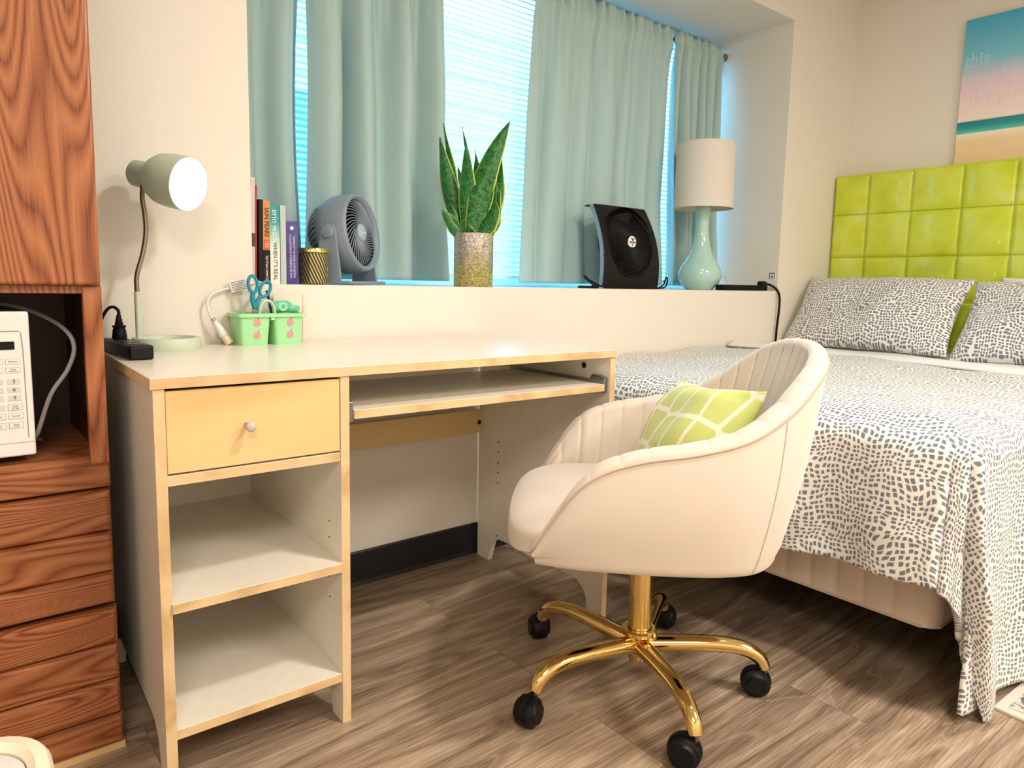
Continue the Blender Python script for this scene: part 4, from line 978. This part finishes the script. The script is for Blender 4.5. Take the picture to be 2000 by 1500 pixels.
def outer(u, v):
    s = 2*u-1; R_ = rim(s); B_ = bot(s); n1 = inward(rim, s); n2 = inward(bot, s)
    if v < .8:
        t = v/.8; z = R_.z+(ZB+.022-R_.z)*t; k = (R_.z-z)/(max(.001, R_.z-ZB)); p = Vector((R_.x, R_.y, 0)).lerp(B_, k)
        bulge = .010*sin(pi*t)*min(1, (R_.z-ZB)/.1); q_ = p-n2*bulge; return Vector((q_.x, q_.y, z))
    a = (v-.8)/.2*pi/2; p = B_+n2*.022*(1-cos(a)); return Vector((p.x, p.y, min(R_.z-.01, ZB+.022-.022*sin(a))))
b = MB(); b.grid(outer, 160, 26)
def under(u, v):
    s = 2*u-1; B_ = bot(s)+inward(bot, s)*.022; c = Vector((.03, 0, 0)); p = B_.lerp(Vector((.24 if abs(s) > .93 else B_.x*.3+.05, B_.y*.0, 0)), v) if v > 0 else B_
    return Vector((p.x, p.y, ZB))
b.grid(under, 160, 8); b.build('outer_shell', M['velvet'], ch, smooth=True, weld=True)
NCH = [-.98+.0]+[0]
# arc length for evenly spaced channels
SS = [i/200*2-1 for i in range(201)]; AL = [0]
for i in range(200): AL.append(AL[-1]+(rim(SS[i+1])-rim(SS[i])).to_2d().length)
TOT = AL[-1]; NCHAN = 29
def alen(s):
    x = (s+1)/2*200; i = min(199, int(x)); return AL[i]+(AL[i+1]-AL[i])*(x-i)
TH = .050
def lining(u, v, off=0.0):
    s = 2*u-1; R_ = rim(s); n1 = inward(rim, s); B_ = bot(s); n2 = inward(bot, s)
    tip = min(1, (1-abs(s))/.10); T = TH*(.55+.45*tip)*(1-.30*exp(-(abs(s)/.42)**4))
    q_ = alen(s)/TOT*NCHAN; fr = q_-math.floor(q_+.0); ch_ = abs(2*fr-1)**6      # 1 at seam
    if v < .35:
        t = v/.35; a = t*pi; p = Vector((R_.x, R_.y, 0))+n1*T*(1-cos(a))/2; h = .019*(.6+.4*tip); z = R_.z+h*sin(a)**.8; nn = Vector((n1.x*-cos(a), n1.y*-cos(a), sin(a)))
        g = .0022*ch_*min(1, t*4)*1.0
        P = Vector((p.x, p.y, z))-nn*(g-off); return P
    t = (v-.35)/.65; zi = min(.440, R_.z-.012); z = R_.z+(zi-R_.z)*t
    k = (R_.z-z)/max(.001, R_.z-ZB); p = Vector((R_.x, R_.y, 0)).lerp(B_, k*.85)+n1*T*(1)+n1*.010*sin(pi*t)
    p -= n1*(-off)+n1*.004*ch_*(1) ; return Vector((p.x, p.y, z))
b = MB(); b.grid(lining, 760, 34); b.build('channel_lining', M['velvet'], ch, smooth=True)
# seams
b = MB()
for k in range(1, NCHAN):
    tgt = TOT*k/NCHAN; s = min(SS, key=lambda q: abs(alen(q)-tgt))
    lo_, hi_ = -1, 1
    for _ in range(30):
        md = (lo_+hi_)/2
        if alen(md) < tgt: lo_ = md
        else: hi_ = md
    b.tube([lining((md+1)/2, v) for v in [.04+.95*i/22 for i in range(23)]], .0007, 5)
b.build('channel_seam', M['seam'], ch)
b = MB(); b.tube([rim(-1+2*i/160)-inward(rim, -1+2*i/160)*.0008+Vector((0, 0, .0005)) for i in range(161)], .0022, 8); b.build('rim_piping', M['seam'], ch, smooth=True)
for sg in (-1, 1): b = MB(); b.tube([outer((sg*.53+1)/2, v)-inward(bot, sg*.53)*.0004 for v in [.02+.85*i/20 for i in range(21)]], .0011, 5); b.build('side_seam', M['seam'], ch)
# seat cushion
def seatdef(p):
    x, y, z = p; hx_, hy_, hz_ = .24, .243, .06
    x += .025*(1-(y/hy_)**2)*max(0, x/hx_)
    z += .018*(1-(y/hy_)**2)*(1-(x/hx_)**2)*(1 if z > 0 else 0)
    if z < 0 and x > 0: x -= .048*(-z/hz_)*(x/hx_)
    z = max(z, -.016)
    if z > 0 and x > .1: z -= .020*((x-.1)/.16)**2
    return Vector((x, y, z))
b = MB(); b.rbox((.045, 0, .413), (.475, .485, .120), 7, 34, seatdef); b.build('seat', M['velvet'], ch, smooth=True, weld=True)
# gold base
hubw = Vector((.937, -.866, 0)); rz = Matrix.Rotation(-radians(137), 3, 'Z'); hub = rz @ (hubw-Vector((.92, -.89, 0)))
b = MB(); b.lathe([(0, .125), (.0265, .125), (.0265, .385), (0, .385)], hub, n=36); b.build('gas_post', M['gold'], ch, smooth='auto')
b = MB(); b.lathe([(.0, .062), (.019, .062), (.021, .066), (.021, .076), (.028, .080), (.030, .086), (.030, .122), (.034, .126), (.040, .130), (.040, .138), (.036, .142), (.028, .142)], hub, n=40); b.build('hub', M['gold'], ch, smooth='auto')
b = MB(); b.box(hub.x-.09, hub.x+.09, hub.y-.09, hub.y+.09, .383, .3915); b.build('seat_plate', M['blackm'], ch, bevel=.002)
RL = .285
for k, wd in enumerate((171, 100, 27, -45, -117)):
    a = radians(wd-137); d = Vector((cos(a), sin(a), 0)); pts = [(.022, .103), (.08, .108), (.15, .113), (.205, .113), (.245, .104), (.270, .087), (.281, .066)]
    P = spline([tuple(hub+d*r+Vector((0, 0, z))) for r, z in pts], 6)
    b = MB(); b.tube(P, lambda t: .0200-.0055*t, 16, flat=1.05, upv=Vector((-d.y, d.x, 0))); b.build('base_leg', M['gold'], ch, smooth='auto')
    e = hub+d*RL; sw = radians((200, 60, 20, 130, 120)[k]-137); cd_ = Vector((cos(sw), sin(sw), 0)); ax_ = Vector((-cd_.y, cd_.x, 0)); cc = e+cd_*.02+Vector((0, 0, .031))
    b = MB(); b.lathe([(r_*1.215, z_*1.2) for r_, z_ in [(0, -.0215), (.017, -.0215), (.0185, -.018), (.020, -.016), (.0245, -.0145), (.0255, -.012), (.0255, -.003), (.021, -.003), (.021, .003), (.0255, .003), (.0255, .012), (.0245, .0145), (.020, .016), (.0185, .018), (.017, .0215), (0, .0215)]], cc, ax_, 28)
    cs = b.build('caster', M['black'], ch, smooth='auto')
    b = MB(); b.lathe([(0, -.005), (.0335, -.005), (.0335, .005), (0, .005)], cc+Vector((0, 0, .002)), ax_, 28)
    b.rbox(e*.6+cc*.4+Vector((0, 0, .022)), (.034, .034, .034), 4, 8); b.build('caster_hood', M['black'], cs, smooth='auto')
    b = MB(); b.tube([tuple(e+Vector((0, 0, .045))), tuple(e+Vector((0, 0, .072)))], .0055, 10); b.build('caster_stem', M['steel'], cs)

# small lattice cushion on the chair
cu_ = pillow('throw_cushion', 'small lime green cushion with white lattice lying in the chair', (0, 0, 0), .36, .28, .11, 0, 0, M['lattice'], 'cushion', None, 9, 1.0, 0, .08, .5)
def cush(c, xv, zv):
    xv = Vector(xv).normalized(); zv = (Vector(zv)-xv*Vector(zv).dot(xv)).normalized(); yv = zv.cross(xv); mm = Matrix((xv, yv, zv)).transposed().to_4x4(); mm.translation = c; return mm
Fc = Vector((cos(radians(137)), sin(radians(137)), 0)); Lc = Vector((-Fc.y, Fc.x, 0)); Hc = Vector((.92, -.89, 0))
cc = Hc+Fc*(-.075)+Lc*(.0)+Vector((0, 0, .590))
cu_.matrix_world = cush(cc, Lc*.295+Fc*(-.09)+Vector((0, 0, .02)), Fc*(-.55)+Lc*.05+Vector((0, 0, .83)))
